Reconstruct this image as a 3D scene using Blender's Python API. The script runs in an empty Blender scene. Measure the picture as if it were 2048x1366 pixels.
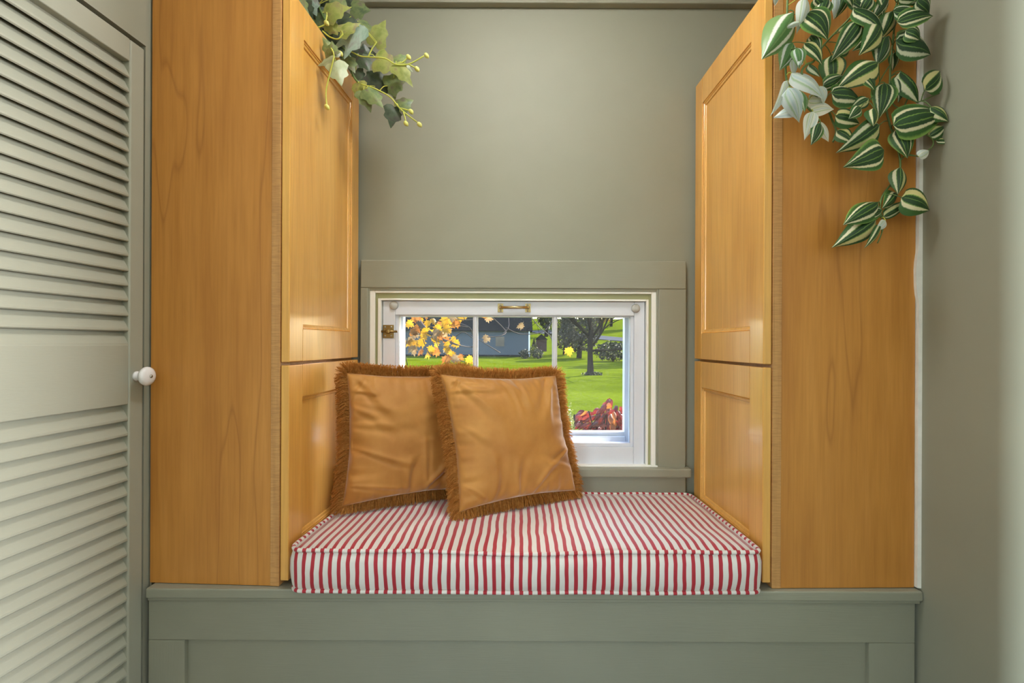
import bpy, bmesh, math, random
from mathutils import Vector, Matrix, noise

random.seed(7)
SC = bpy.context.scene
COL = SC.collection

# ------------------------------------------------------------------ camera
F, CX, CY, CZ = 960.0, 1040.0, 687.0, 1.10
ROLL = math.radians(0.25)
cam_d = bpy.data.cameras.new('camera')
cam = bpy.data.objects.new('camera', cam_d)
COL.objects.link(cam)
cam_d.sensor_width = 36.0
cam_d.lens = F / 2048.0 * 36.0
cam_d.shift_x = -(CX - 1024.0) / 2048.0
cam_d.shift_y = (CY - 683.0) / 2048.0
cam_d.clip_start = 0.02
cam_d.clip_end = 600.0
cam.matrix_world = (Matrix.Translation((0, 0, CZ)) @ Matrix.Rotation(math.pi / 2, 4, 'X')
                    @ Matrix.Rotation(ROLL, 4, 'Z'))
SC.camera = cam

# ------------------------------------------------------------------ exposure, world, sun, daylight and added fill of the room
SC.view_settings.view_transform = 'Standard'
SC.view_settings.look = 'None'
SC.view_settings.gamma = 1.0
SC.view_settings.use_curve_mapping = False
SC.view_settings.exposure = 0.0
SC.cycles.max_bounces = 8
SC.cycles.diffuse_bounces = 5
SC.cycles.transparent_max_bounces = 24
SC.cycles.caustics_reflective = False
SC.cycles.caustics_refractive = False
SC.cycles.sample_clamp_indirect = 6.0

SUN_EL = math.radians(33)
SUN_H = Vector((0.60, 0.80))
world = bpy.data.worlds.new('sky_world')
SC.world = world
world.use_nodes = True
wn = world.node_tree.nodes
wbg = wn['Background']
sky = wn.new('ShaderNodeTexSky')
sky.sky_type = 'NISHITA'
sky.sun_disc = False
sky.sun_elevation = SUN_EL
sky.sun_rotation = math.atan2(SUN_H.x, SUN_H.y)
sky.air_density = 1.0
sky.dust_density = 1.5
world.node_tree.links.new(sky.outputs[0], wbg.inputs[0])
wbg.inputs[1].default_value = 1.6

sd = bpy.data.lights.new('sun', 'SUN')
sd.energy = 30.0
sd.angle = math.radians(0.6)
sd.color = (1.0, 0.93, 0.80)
sun = bpy.data.objects.new('sun', sd)
COL.objects.link(sun)
sv = Vector((SUN_H.x * math.cos(SUN_EL), SUN_H.y * math.cos(SUN_EL), math.sin(SUN_EL)))
sun.rotation_euler = sv.to_track_quat('Z', 'Y').to_euler()
sun.location = (12, 16, 14)


def area(name, loc, direction, sx, sy, power, color=(1, 1, 1), portal=False):
    d = bpy.data.lights.new(name, 'AREA')
    d.shape = 'RECTANGLE'
    d.size, d.size_y = sx, sy
    d.energy = power
    d.color = color
    if portal:
        d.cycles.is_portal = True
    o = bpy.data.objects.new(name, d)
    COL.objects.link(o)
    o.location = loc
    o.rotation_euler = Vector(direction).to_track_quat('-Z', 'Y').to_euler()
    return o


# wide room's side-window daylight; both rear lights are unseen fill, added
area('added_fill_rear_left', (-2.30, -3.24, 1.45), (0, 1, 0.0), 1.30, 1.30, 7, (1.0, 0.97, 0.93))
area('added_fill_rear_right', (2.30, -3.24, 1.45), (0, 1, 0.0), 1.30, 1.30, 7, (1.0, 0.97, 0.93))
area('window_daylight_west', (-3.56, -1.44, 1.30), (1, 0.0, 0), 0.08, 1.70, 310, (0.80, 0.96, 1.0))
area('window_daylight_east', (3.56, -1.50, 1.35), (-1, 0.0, 0), 0.40, 1.50, 320, (0.97, 0.98, 1.0))
area('window_portal', (-0.02, 1.63, 1.0), (0, -1, 0), 0.95, 0.60, 1.0, portal=True)


# ------------------------------------------------------------------ measuring helpers
def P(px, py, Y):
    dx, dy = px - CX, py - CY
    a = dx * math.cos(ROLL) + dy * math.sin(ROLL)
    b = -dx * math.sin(ROLL) + dy * math.cos(ROLL)
    return Vector((a * Y / F, Y, CZ - b * Y / F))


def out(r, g, b, k=0.21):
    c = srgb(r, g, b)
    return (c[0] * k, c[1] * k, c[2] * k, 1.0)


def srgb(r, g, b, a=1.0):
    def f(c):
        c /= 255.0
        return c / 12.92 if c <= 0.04045 else ((c + 0.055) / 1.055) ** 2.4
    return (f(r), f(g), f(b), a)


# ------------------------------------------------------------------ mesh helpers
class MB:
    def __init__(self):
        self.v, self.f, self.uv = [], [], {}

    def add(self, verts, faces):
        n = len(self.v)
        self.v.extend(Vector(p) for p in verts)
        self.f.extend(tuple(i + n for i in f) for f in faces)
        return self

    def box(self, x0, x1, y0, y1, z0, z1):
        return self.add([(x0, y0, z0), (x1, y0, z0), (x1, y1, z0), (x0, y1, z0),
                         (x0, y0, z1), (x1, y0, z1), (x1, y1, z1), (x0, y1, z1)],
                        [(0, 3, 2, 1), (4, 5, 6, 7), (0, 1, 5, 4), (1, 2, 6, 5), (2, 3, 7, 6), (3, 0, 4, 7)])

    def tube(self, pts, r, n=8, closed=False, cap=True):
        pts = [Vector(p) for p in pts]
        m = len(pts)
        rad = r if isinstance(r, (list, tuple)) else [r] * m
        base = len(self.v)
        up = None
        for i, p in enumerate(pts):
            if closed:
                t = pts[(i + 1) % m] - pts[i - 1]
            else:
                t = pts[min(i + 1, m - 1)] - pts[max(i - 1, 0)]
            if t.length < 1e-9:
                t = Vector((0, 0, 1))
            t.normalize()
            if up is None:
                up = Vector((0, 0, 1)) if abs(t.z) < 0.9 else Vector((1, 0, 0))
            a = t.cross(up)
            if a.length < 1e-6:
                a = t.orthogonal()
            a.normalize()
            b = a.cross(t).normalized()
            up = b
            for k in range(n):
                w = 2 * math.pi * k / n
                self.v.append(p + (a * math.cos(w) + b * math.sin(w)) * rad[i])
        rng = m if closed else m - 1
        for i in range(rng):
            j = (i + 1) % m
            for k in range(n):
                l = (k + 1) % n
                self.f.append((base + i * n + k, base + i * n + l, base + j * n + l, base + j * n + k))
        if cap and not closed:
            self.f.append(tuple(base + k for k in range(n))[::-1])
            self.f.append(tuple(base + (m - 1) * n + k for k in range(n)))
        return self

    def lathe(self, profile, origin, axis, n=20):
        origin, axis = Vector(origin), Vector(axis).normalized()
        a = axis.orthogonal().normalized()
        b = axis.cross(a)
        base = len(self.v)
        for h, r in profile:
            for k in range(n):
                w = 2 * math.pi * k / n
                self.v.append(origin + axis * h + (a * math.cos(w) + b * math.sin(w)) * r)
        for i in range(len(profile) - 1):
            for k in range(n):
                l = (k + 1) % n
                self.f.append((base + i * n + k, base + i * n + l, base + (i + 1) * n + l, base + (i + 1) * n + k))
        self.f.append(tuple(base + k for k in range(n))[::-1])
        e = base + (len(profile) - 1) * n
        self.f.append(tuple(e + k for k in range(n)))
        return self

    def prism(self, poly, thick, to):
        """poly = list of 2-D points; to(a, b, h) -> 3-D"""
        n = len(poly)
        base = len(self.v)
        for h in (0.0, thick):
            for a, b in poly:
                self.v.append(Vector(to(a, b, h)))
        self.f.append(tuple(base + i for i in range(n))[::-1])
        self.f.append(tuple(base + n + i for i in range(n)))
        for i in range(n):
            j = (i + 1) % n
            self.f.append((base + i, base + j, base + n + j, base + n + i))
        return self

    def mesh(self, name, smooth=False):
        me = bpy.data.meshes.new(name)
        me.from_pydata([tuple(p) for p in self.v], [], self.f)
        if smooth:
            for p in me.polygons:
                p.use_smooth = True
        me.update()
        return me


WM = {}


def fix_normals(me):
    bm = bmesh.new()
    bm.from_mesh(me)
    bmesh.ops.recalc_face_normals(bm, faces=bm.faces)
    bm.to_mesh(me)
    bm.free()


def obj(name, geo, mat=None, parent=None, mw=None, smooth=False, bevel=0.0, seg=2, fix=True):
    """mw = world matrix of the object; None keeps the geometry in its parent's frame"""
    if isinstance(geo, MB):
        me = geo.mesh(name, smooth)
        if fix:
            fix_normals(me)
    else:
        me = geo
    if mat is not None and len(me.materials) == 0:
        me.materials.append(mat)
    o = bpy.data.objects.new(name, me)
    COL.objects.link(o)
    pw = WM.get(parent.name, Matrix.Identity(4)) if parent else Matrix.Identity(4)
    w = mw if mw is not None else pw
    if parent:
        o.parent = parent
    o.matrix_basis = pw.inverted() @ w
    WM[o.name] = w
    if bevel:
        b = o.modifiers.new('bevel', 'BEVEL')
        b.width, b.segments, b.limit_method = bevel, seg, 'ANGLE'
        b.angle_limit = math.radians(35)
    return o


def tag(o, label=None, cat=None, group=None, kind=None):
    if label:
        o['label'] = label
    if cat:
        o['category'] = cat
    if group:
        o['group'] = group
    if kind:
        o['kind'] = kind
    return o


def empty(name, loc, rz=0.0):
    """an Empty at a thing's base; children built in WORLD frame use parent frame -> see child()"""
    o = bpy.data.objects.new(name, None)
    o.empty_display_size = 0.05
    COL.objects.link(o)
    w = Matrix.Translation(Vector(loc)) @ Matrix.Rotation(rz, 4, 'Z')
    o.matrix_basis = w
    WM[o.name] = w
    return o


ID = Matrix.Identity(4)


def wpart(name, geo, mat, parent, **k):
    """part whose vertices are given in world coordinates; its origin is moved to the middle of its base"""
    if isinstance(geo, MB):
        lo = Vector((min(v.x for v in geo.v), min(v.y for v in geo.v), min(v.z for v in geo.v)))
        hi = Vector((max(v.x for v in geo.v), max(v.y for v in geo.v), max(v.z for v in geo.v)))
        c = Vector(((lo.x + hi.x) / 2, (lo.y + hi.y) / 2, lo.z))
        for v in geo.v:
            v -= c
        return obj(name, geo, mat, parent, mw=Matrix.Translation(c), **k)
    return obj(name, geo, mat, parent, mw=ID, **k)


# ------------------------------------------------------------------ materials
def new_mat(name):
    m = bpy.data.materials.new(name)
    m.use_nodes = True
    nt = m.node_tree
    return m, nt, nt.nodes['Principled BSDF']


def N(nt, t, **kw):
    n = nt.nodes.new(t)
    for k, v in kw.items():
        if k in n.inputs:
            n.inputs[k].default_value = v
        else:
            setattr(n, k, v)
    return n


def coords(nt, scale=(1, 1, 1), kind='Object', geo=False):
    mp = nt.nodes.new('ShaderNodeMapping')
    mp.inputs['Scale'].default_value = scale
    if geo:
        g = nt.nodes.new('ShaderNodeNewGeometry')
        nt.links.new(g.outputs['Position'], mp.inputs[0])
    else:
        tc = nt.nodes.new('ShaderNodeTexCoord')
        nt.links.new(tc.outputs[kind], mp.inputs[0])
    return mp.outputs[0]


def ramp(nt, fac, stops, interp='LINEAR'):
    r = nt.nodes.new('ShaderNodeValToRGB')
    r.color_ramp.interpolation = interp
    e = r.color_ramp.elements
    while len(e) < len(stops):
        e.new(0.5)
    for i, (p, c) in enumerate(stops):
        e[i].position = p
        e[i].color = c
    nt.links.new(fac, r.inputs[0])
    return r.outputs[0]


def mixc(nt, fac, a, b, mode='MIX'):
    m = nt.nodes.new('ShaderNodeMix')
    m.data_type = 'RGBA'
    m.blend_type = mode
    for s, v in ((m.inputs[0], fac), (m.inputs[6], a), (m.inputs[7], b)):
        if hasattr(v, 'links'):
            nt.links.new(v, s)
        else:
            s.default_value = v
    return m.outputs[2]


def bump(nt, h, strength, dist, bsdf):
    b = nt.nodes.new('ShaderNodeBump')
    b.inputs['Strength'].default_value = strength
    b.inputs['Distance'].default_value = dist
    nt.links.new(h, b.inputs['Height'])
    nt.links.new(b.outputs[0], bsdf.inputs['Normal'])


def noise_tex(nt, vec, scale, detail=4.0, rough=0.55):
    n = N(nt, 'ShaderNodeTexNoise', Scale=scale, Detail=detail, Roughness=rough)
    nt.links.new(vec, n.inputs['Vector'])
    return n.outputs[0]


def paint_mat(name, c, rough=0.42, streak=(3, 3, 60), bmp=0.12, vary=0.10):
    m, nt, b = new_mat(name)
    v = coords(nt, streak, geo=True)
    n1 = noise_tex(nt, v, 6.0, 5)
    v2 = coords(nt, (1, 1, 1), geo=True)
    n2 = noise_tex(nt, v2, 3.0, 3)
    dk = tuple(x * (1 - vary) for x in c[:3]) + (1,)
    lt = tuple(min(1, x * (1 + vary)) for x in c[:3]) + (1,)
    col = ramp(nt, n2, [(0.3, dk), (0.7, lt)])
    nt.links.new(col, b.inputs['Base Color'])
    b.inputs['Roughness'].default_value = rough
    bump(nt, n1, bmp, 0.002, b)
    return m


def wood_mat(name, dark, mid, light, rough=0.35, coat=0.0, veins=0.6, ply=0.0, axis='Z'):
    m, nt, b = new_mat(name)
    sc = (14, 14, 1.1) if axis == 'Z' else (14, 1.1, 14)
    v = coords(nt, sc, geo=True)
    n1 = noise_tex(nt, v, 1.6, 6, 0.6)
    v2 = coords(nt, (160, 160, 6) if axis == 'Z' else (160, 6, 160), geo=True)
    n2 = noise_tex(nt, v2, 1.0, 3)
    v3 = coords(nt, (2.2, 2.2, 1.3), geo=True)
    n3 = noise_tex(nt, v3, 2.2, 3)
    c1 = ramp(nt, n1, [(0.25, dark), (0.5, mid), (0.8, light)])
    c2 = ramp(nt, n2, [(0.3, (0.80, 0.76, 0.70, 1)), (0.6, (1, 1, 1, 1))])
    c3 = ramp(nt, n3, [(0.3, (0.86, 0.82, 0.78, 1)), (0.65, (1.0, 1.0, 1.0, 1))])
    col = mixc(nt, 0.55, c1, c2, 'MULTIPLY')
    col = mixc(nt, 0.9, col, c3, 'MULTIPLY')
    if veins:
        v4 = coords(nt, (2.6, 2.6, 0.30) if axis == 'Z' else (2.6, 0.30, 2.6), geo=True)
        n4 = noise_tex(nt, v4, 1.7, 3, 0.45)
        vein = ramp(nt, n4, [(0.0, (1, 1, 1, 1)), (0.492, (1, 1, 1, 1)), (0.4965, (0.45, 0.33, 0.24, 1)),
                             (0.501, (1, 1, 1, 1)), (1.0, (1, 1, 1, 1))])
        col = mixc(nt, veins, col, vein, 'MULTIPLY')
    if ply:
        v5 = coords(nt, (40, 40, 420), geo=True)
        n5 = noise_tex(nt, v5, 1.0, 2)
        pl = ramp(nt, n5, [(0.35, (0.62, 0.55, 0.5, 1)), (0.6, (1, 1, 1, 1))])
        col = mixc(nt, ply, col, pl, 'MULTIPLY')
    nt.links.new(col, b.inputs['Base Color'])
    b.inputs['Roughness'].default_value = rough
    b.inputs['Coat Weight'].default_value = coat
    b.inputs['Coat Roughness'].default_value = 0.18
    bump(nt, n2, 0.08, 0.0006, b)
    return m


def plain(name, c, rough=0.5, metal=0.0, **kw):
    m, nt, b = new_mat(name)
    v = coords(nt, (1, 1, 1))
    n = noise_tex(nt, v, 35.0, 3)
    col = ramp(nt, n, [(0.3, tuple(x * 0.88 for x in c[:3]) + (1,)), (0.7, c)])
    nt.links.new(col, b.inputs['Base Color'])
    b.inputs['Roughness'].default_value = rough
    b.inputs['Metallic'].default_value = metal
    for k, val in kw.items():
        b.inputs[k.replace('_', ' ')].default_value = val
    return m


OLIVE = srgb(145, 145, 129)
M = {}
M['wall'] = paint_mat('olive_wall_paint', OLIVE, 0.60, (6, 6, 6), 0.06, 0.05)
M['trim'] = paint_mat('olive_trim_paint', srgb(146, 146, 130), 0.38, (3, 12, 70), 0.16, 0.06)
M['trim_v'] = paint_mat('olive_trim_paint_vertical', srgb(146, 146, 130), 0.38, (70, 12, 3), 0.16, 0.06)
M['louver'] = paint_mat('olive_louver_paint', srgb(156, 157, 142), 0.36, (8, 8, 60), 0.12, 0.05)
M['white'] = paint_mat('white_sash_paint', srgb(216, 220, 230), 0.35, (12, 12, 40), 0.10, 0.04)
M['whitebare'] = paint_mat('white_bare_edge', srgb(240, 241, 236), 0.5, (30, 30, 30), 0.15, 0.05)
M['green'] = paint_mat('old_green_paint', srgb(150, 152, 112), 0.45, (30, 30, 30), 0.12, 0.15)
M['caulk'] = plain('white_caulk', srgb(235, 234, 228), 0.6)
M['ceiling'] = paint_mat('ceiling_paint', srgb(225, 222, 212), 0.6, (6, 6, 6), 0.05, 0.03)
M['floor'] = wood_mat('floor_boards', srgb(62, 46, 34), srgb(78, 58, 42), srgb(92, 70, 50), 0.4, 0.0, 0.3, 0, 'Y')
M['panel'] = wood_mat('maple_panel', srgb(184, 122, 52), srgb(200, 138, 62), srgb(214, 152, 76), 0.42, 0.0, 0.42)
M['frame'] = wood_mat('maple_face_frame', srgb(184, 132, 74), srgb(204, 154, 94), srgb(218, 170, 108), 0.5, 0.0, 0.0, 0.45)
M['door'] = wood_mat('maple_door', srgb(224, 164, 76), srgb(236, 180, 90), srgb(244, 194, 108), 0.30, 0.7, 0.12)
M['brass'] = plain('brass', srgb(206, 184, 132), 0.28, 1.0)
M['oldbrass'] = plain('aged_brass', srgb(150, 124, 78), 0.35, 1.0)
M['steel'] = plain('screw_steel', srgb(180, 178, 170), 0.3, 1.0)
M['porcelain'] = plain('white_porcelain', srgb(240, 238, 240), 0.12)
M['rubber'] = plain('clear_bumper', srgb(232, 232, 228), 0.12, 0.0, Transmission_Weight=0.35)
M['dark'] = plain('dark_gap', srgb(40, 36, 30), 0.8)


def glass_mat():
    m, nt, b = new_mat('dusty_window_glass')
    out = nt.nodes['Material Output']
    nt.nodes.remove(b)
    tr = N(nt, 'ShaderNodeBsdfTransparent')
    gl = N(nt, 'ShaderNodeBsdfGlossy', Roughness=0.02)
    fr = N(nt, 'ShaderNodeFresnel', IOR=1.45)
    mx = N(nt, 'ShaderNodeMixShader')
    nt.links.new(fr.outputs[0], mx.inputs[0])
    nt.links.new(tr.outputs[0], mx.inputs[1])
    nt.links.new(gl.outputs[0], mx.inputs[2])
    df = N(nt, 'ShaderNodeBsdfTranslucent', Color=(0.9, 0.92, 0.95, 1))
    v = coords(nt, (1, 1, 1), geo=True)
    n = noise_tex(nt, v, 240.0, 2)
    n2 = noise_tex(nt, v, 7.0, 3)
    a = ramp(nt, n, [(0.45, (0.001, 0.001, 0.001, 1)), (0.75, (0.012, 0.012, 0.012, 1))])
    c = ramp(nt, n2, [(0.3, (0.15, 0.15, 0.15, 1)), (0.7, (1, 1, 1, 1))])
    fac = mixc(nt, 1.0, a, c, 'MULTIPLY')
    m2 = N(nt, 'ShaderNodeMixShader')
    nt.links.new(fac, m2.inputs[0])
    nt.links.new(mx.outputs[0], m2.inputs[1])
    nt.links.new(df.outputs[0], m2.inputs[2])
    nt.links.new(m2.outputs[0], out.inputs[0])
    return m


M['glass'] = glass_mat()


def stripe_mat(name, uv=False, period=0.0195, offset=0.0):
    m, nt, b = new_mat(name)
    if uv:
        v = coords(nt, (1, 1, 1), 'UV')
    else:
        v = coords(nt, (1, 1, 1), geo=True)
    gv = coords(nt, (1, 1, 1), geo=True)
    wob = noise_tex(nt, gv, 9.0, 2)
    sep = N(nt, 'ShaderNodeSeparateXYZ')
    nt.links.new(v, sep.inputs[0])
    a = N(nt, 'ShaderNodeMath', operation='MULTIPLY_ADD')
    nt.links.new(wob, a.inputs[0])
    a.inputs[1].default_value = 0.0 if uv else 0.010
    nt.links.new(sep.outputs[0], a.inputs[2])
    d = N(nt, 'ShaderNodeMath', operation='MULTIPLY_ADD')
    nt.links.new(a.outputs[0], d.inputs[0])
    d.inputs[1].default_value = 1.0 / period
    d.inputs[2].default_value = 100.0 + offset
    fr = N(nt, 'ShaderNodeMath', operation='FRACT')
    nt.links.new(d.outputs[0], fr.inputs[0])
    white, red = srgb(226, 224, 220), srgb(176, 44, 58)
    st = ramp(nt, fr.outputs[0], [(0.0, white), (0.275, white), (0.30, red), (0.70, red), (0.725, white)])
    # woven flecks
    wv = coords(nt, (1, 1, 1), geo=True)
    ck = N(nt, 'ShaderNodeTexChecker', Scale=900.0)
    nt.links.new(wv, ck.inputs[0])
    ck.inputs[1].default_value = (1, 1, 1, 1)
    ck.inputs[2].default_value = (0.88, 0.84, 0.84, 1)
    col = mixc(nt, 0.8, st, ck.outputs[0], 'MULTIPLY')
    nt.links.new(col, b.inputs['Base Color'])
    b.inputs['Roughness'].default_value = 0.75
    b.inputs['Sheen Weight'].default_value = 0.9
    b.inputs['Sheen Roughness'].default_value = 0.3
    nz = noise_tex(nt, wv, 500.0, 2)
    bump(nt, nz, 0.15, 0.0008, b)
    return m


M['stripe'] = stripe_mat('red_white_ticking')
M['stripe_pipe'] = stripe_mat('red_white_piping', True)


def velvet_mat():
    m, nt, b = new_mat('gold_velvet')
    v = coords(nt, (1, 1, 1))
    n = noise_tex(nt, v, 9.0, 4)
    c = ramp(nt, n, [(0.3, srgb(166, 108, 40)), (0.7, srgb(194, 138, 66))])
    nt.links.new(c, b.inputs['Base Color'])
    b.inputs['Roughness'].default_value = 0.62
    b.inputs['Sheen Weight'].default_value = 1.0
    b.inputs['Sheen Roughness'].default_value = 0.35
    b.inputs['Sheen Tint'].default_value = (0.95, 0.96, 0.95, 1)
    v2 = coords(nt, (1, 1, 1))
    n2 = noise_tex(nt, v2, 420.0, 2)
    bump(nt, n2, 0.10, 0.0005, b)
    return m


M['velvet'] = velvet_mat()


def thin_mat(name, cols, rough=0.5, transl=0.35, uvstripes=None, noise_scale=8.0, spec=0.5):
    """leaf-like: diffuse + translucent, colour from noise or stripes across UV.x"""
    m, nt, b = new_mat(name)
    out = nt.nodes['Material Output']
    if uvstripes:
        tc = nt.nodes.new('ShaderNodeTexCoord')
        sep = N(nt, 'ShaderNodeSeparateXYZ')
        nt.links.new(tc.outputs['UV'], sep.inputs[0])
        nv = coords(nt, (2, 14, 1), 'UV')
        oi = nt.nodes.new('ShaderNodeObjectInfo')
        wn_ = noise_tex(nt, nv, 1.5, 2)
        a = N(nt, 'ShaderNodeMath', operation='MULTIPLY_ADD')
        nt.links.new(wn_, a.inputs[0])
        a.inputs[1].default_value = 0.06
        nt.links.new(sep.outputs[0], a.inputs[2])
        r_ = N(nt, 'ShaderNodeMath', operation='MULTIPLY_ADD')
        nt.links.new(oi.outputs['Random'], r_.inputs[0])
        r_.inputs[1].default_value = 0.09
        r_.inputs[2].default_value = -0.075
        s_ = N(nt, 'ShaderNodeMath', operation='ADD')
        nt.links.new(a.outputs[0], s_.inputs[0])
        nt.links.new(r_.outputs[0], s_.inputs[1])
        col = ramp(nt, s_.outputs[0], uvstripes)
        tone = ramp(nt, oi.outputs['Random'], [(0.0, (0.78, 0.86, 0.86, 1)), (1.0, (1.1, 1.08, 0.95, 1))])
        col = mixc(nt, 1.0, col, tone, 'MULTIPLY')
    else:
        v = coords(nt, (1, 1, 1), 'Generated')
        oi = nt.nodes.new('ShaderNodeObjectInfo')
        ad = N(nt, 'ShaderNodeVectorMath', operation='ADD')
        nt.links.new(v, ad.inputs[0])
        nt.links.new(oi.outputs['Random'], ad.inputs[1])
        n = noise_tex(nt, ad.outputs[0], noise_scale, 3)
        k = len(cols)
        col = ramp(nt, n, [(0.28 + 0.44 * i / max(1, k - 1), c) for i, c in enumerate(cols)])
        tone = ramp(nt, oi.outputs['Random'], [(0.0, (0.75, 0.75, 0.75, 1)), (1.0, (1.15, 1.15, 1.1, 1))])
        col = mixc(nt, 1.0, col, tone, 'MULTIPLY')
    nt.links.new(col, b.inputs['Base Color'])
    b.inputs['Roughness'].default_value = rough
    b.inputs['Specular IOR Level'].default_value = spec
    t = N(nt, 'ShaderNodeBsdfTranslucent')
    nt.links.new(col, t.inputs[0])
    mx = N(nt, 'ShaderNodeMixShader')
    mx.inputs[0].default_value = transl
    nt.links.new(b.outputs[0], mx.inputs[1])
    nt.links.new(t.outputs[0], mx.inputs[2])
    nt.links.new(mx.outputs[0], out.inputs[0])
    return m


M['fringe'] = thin_mat('gold_fringe', [srgb(166, 106, 44), srgb(218, 158, 84)], 0.7, 0.4, None, 60.0, 0.2)

# ------------------------------------------------------------------ the room shell
YW = 1.49           # plane of the window wall
XR = 0.892          # plane of the right wall
ZC = 2.27           # ceiling
YF = 1.067          # front plane of the tall cabinets
# left wall / closet door plane runs towards the camera, a little out of square
LD = Vector((0.0625, 1.0, 0)).normalized()     # depth direction along the left wall
LN = Vector((LD.y, -LD.x, 0))                  # its normal, into the room
LF = Vector((-0.834, 1.068, 0))                # far end of the closet door


def Lw(u, w, z):
    """u metres towards the camera from the far end of the closet door, w out of the wall"""
    return LF - LD * u + LN * w + Vector((0, 0, z))


def lbox(mb, u0, u1, w0, w1, z0, z1):
    return mb.add([Lw(u0, w0, z0), Lw(u1, w0, z0), Lw(u1, w1, z0), Lw(u0, w1, z0),
                   Lw(u0, w0, z1), Lw(u1, w0, z1), Lw(u1, w1, z1), Lw(u0, w1, z1)],
                  [(0, 3, 2, 1), (4, 5, 6, 7), (0, 1, 5, 4), (1, 2, 6, 5), (2, 3, 7, 6), (3, 0, 4, 7)])


YB = -2.2
# window wall with its opening
OX0, OX1, OZ0, OZ1 = -0.475, 0.432, 0.70, 1.276
mb = MB()
mb.box(-1.1, OX0, YW, YW + 0.12, -0.7, ZC + 0.1).box(OX1, 1.1, YW, YW + 0.12, -0.7, ZC + 0.1)
mb.box(OX0, OX1, YW, YW + 0.12, -0.7, OZ0).box(OX0, OX1, YW, YW + 0.12, OZ1, ZC + 0.1)
tag(obj('wall_back', mb, M['wall']), 'olive painted wall behind the window seat', 'wall', kind='structure')
wall_right = tag(obj('wall_right', MB().box(XR, XR + 0.1, -0.05, YW, 0, ZC), M['wall']), 'olive painted wall at the right edge', 'wall', kind='structure')
mb = MB()
mb.box(-0.95, -0.836, 1.068, YW, 0, ZC)                      # stub beside the cabinet
lbox(mb, 0.0, 0.70, -0.11, 0.0, 1.757, ZC)                   # header above the closet door
lbox(mb, 0.62, 1.12, -0.11, 0.0, 0, 1.757)
lbox(mb, 0.70, 1.12, -0.11, 0.0, 1.757, ZC)
lbox(mb, -0.02, 0.70, -0.42, -0.40, 0, ZC)                   # closet back
lbox(mb, -0.04, -0.02, -0.42, 0.0, 0, ZC)
lbox(mb, 0.62, 0.64, -0.42, 0.0, 0, ZC)
tag(obj('wall_left', mb, M['wall']), 'olive painted wall around the louvered closet door', 'wall', kind='structure')
# the wide room the nook opens into
tag(obj('wall_front_left', MB().box(-3.6, -0.9, -0.06, 0.04, 0, ZC), M['wall']), 'olive painted room wall left of the nook opening', 'wall', kind='structure')
tag(obj('wall_front_right', MB().box(0.992, 3.6, -0.06, 0.04, 0, ZC), M['wall']), 'olive painted room wall right of the nook opening', 'wall', kind='structure')
mb = MB().box(-3.7, -3.6, -3.3, 0.04, 0, 0.4).box(-3.7, -3.6, -3.3, 0.04, 2.2, ZC).box(-3.7, -3.6, -3.3, -1.56, 0.4, 2.2).box(-3.7, -3.6, -1.39, 0.04, 0.4, 2.2)
tag(obj('wall_west', mb, M['wall']), 'olive painted wall of the room with a narrow window', 'wall', kind='structure')
mb = MB().box(3.6, 3.7, -3.3, 0.04, 0, 0.65).box(3.6, 3.7, -3.3, 0.04, 2.05, ZC).box(3.6, 3.7, -3.3, -1.75, 0.65, 2.05).box(3.6, 3.7, -1.25, 0.04, 0.65, 2.05)
tag(obj('wall_east', mb, M['wall']), 'olive painted wall of the room with a wide window', 'wall', kind='structure')
mb = MB().box(-3.7, -3.0, -3.4, -3.3, 0, ZC).box(-1.6, 1.6, -3.4, -3.3, 0, ZC).box(3.0, 3.7, -3.4, -3.3, 0, ZC)
for a_ in (-3.0, 1.6):
    mb.box(a_, a_ + 1.4, -3.4, -3.3, 0, 0.75).box(a_, a_ + 1.4, -3.4, -3.3, 2.15, ZC)
tag(obj('wall_rear', mb, M['wall']), 'olive painted wall behind the photographer', 'wall', kind='structure')
tag(obj('floor', MB().box(-3.7, 3.7, -3.4, -0.05, -0.05, 0.0).box(-1.3, 1.0, -0.05, YW, -0.05, 0.0), M['floor']), 'brown wooden floor of the nook', 'floor', kind='structure')
tag(obj('ceiling', MB().box(-3.7, 3.7, -3.4, -0.05, ZC, ZC + 0.06).box(-1.3, 1.0, -0.05, YW + 0.12, ZC, ZC + 0.06), M['ceiling']), 'pale plaster ceiling', 'ceiling', kind='structure')

# board along the top of the window wall
ztr = P(1120, 8, YW - 0.02).z
mb = MB().box(-0.834, XR, YW - 0.020, YW, ztr + 0.012, ZC).box(-0.834, XR, YW - 0.026, YW, ztr, ztr + 0.012)
tag(obj('trim_1', mb, M['trim'], bevel=0.003), 'olive board running along the top of the window wall', 'trim', kind='structure')

# flush ceiling lamp added out of frame to brighten doors and back wall
def lamp():
    m, nt, b = new_mat('fill_lamp_glass')
    b.inputs['Base Color'].default_value = (0.9, 0.88, 0.82, 1)
    b.inputs['Emission Color'].default_value = (1.0, 0.98, 0.95, 1)
    b.inputs['Emission Strength'].default_value = 42.0
    r = empty('added_fill_lamp', (0.0, 0.86, ZC))
    tag(r, 'added round ceiling lamp with frosted dome, unseen fill light above the nook', 'lamp')
    wpart('fill_lamp_base', MB().lathe([(0, 0.17), (0.02, 0.17), (0.025, 0.15)], (0, 0.86, ZC), (0, 0, -1), 32), M['brass'], r)
    wpart('fill_lamp_dome', MB().lathe([(0.02, 0.15), (0.045, 0.145), (0.075, 0.11), (0.09, 0.06), (0.095, 0.01)], (0, 0.86, ZC), (0, 0, -1), 32), m, r, smooth=True)


lamp()

# ------------------------------------------------------------------ window
win = empty('window_1', (-0.02, YW, 0.70))
tag(win, 'small white three-pane window with olive casing above the seat', 'window', kind='structure')


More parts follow.
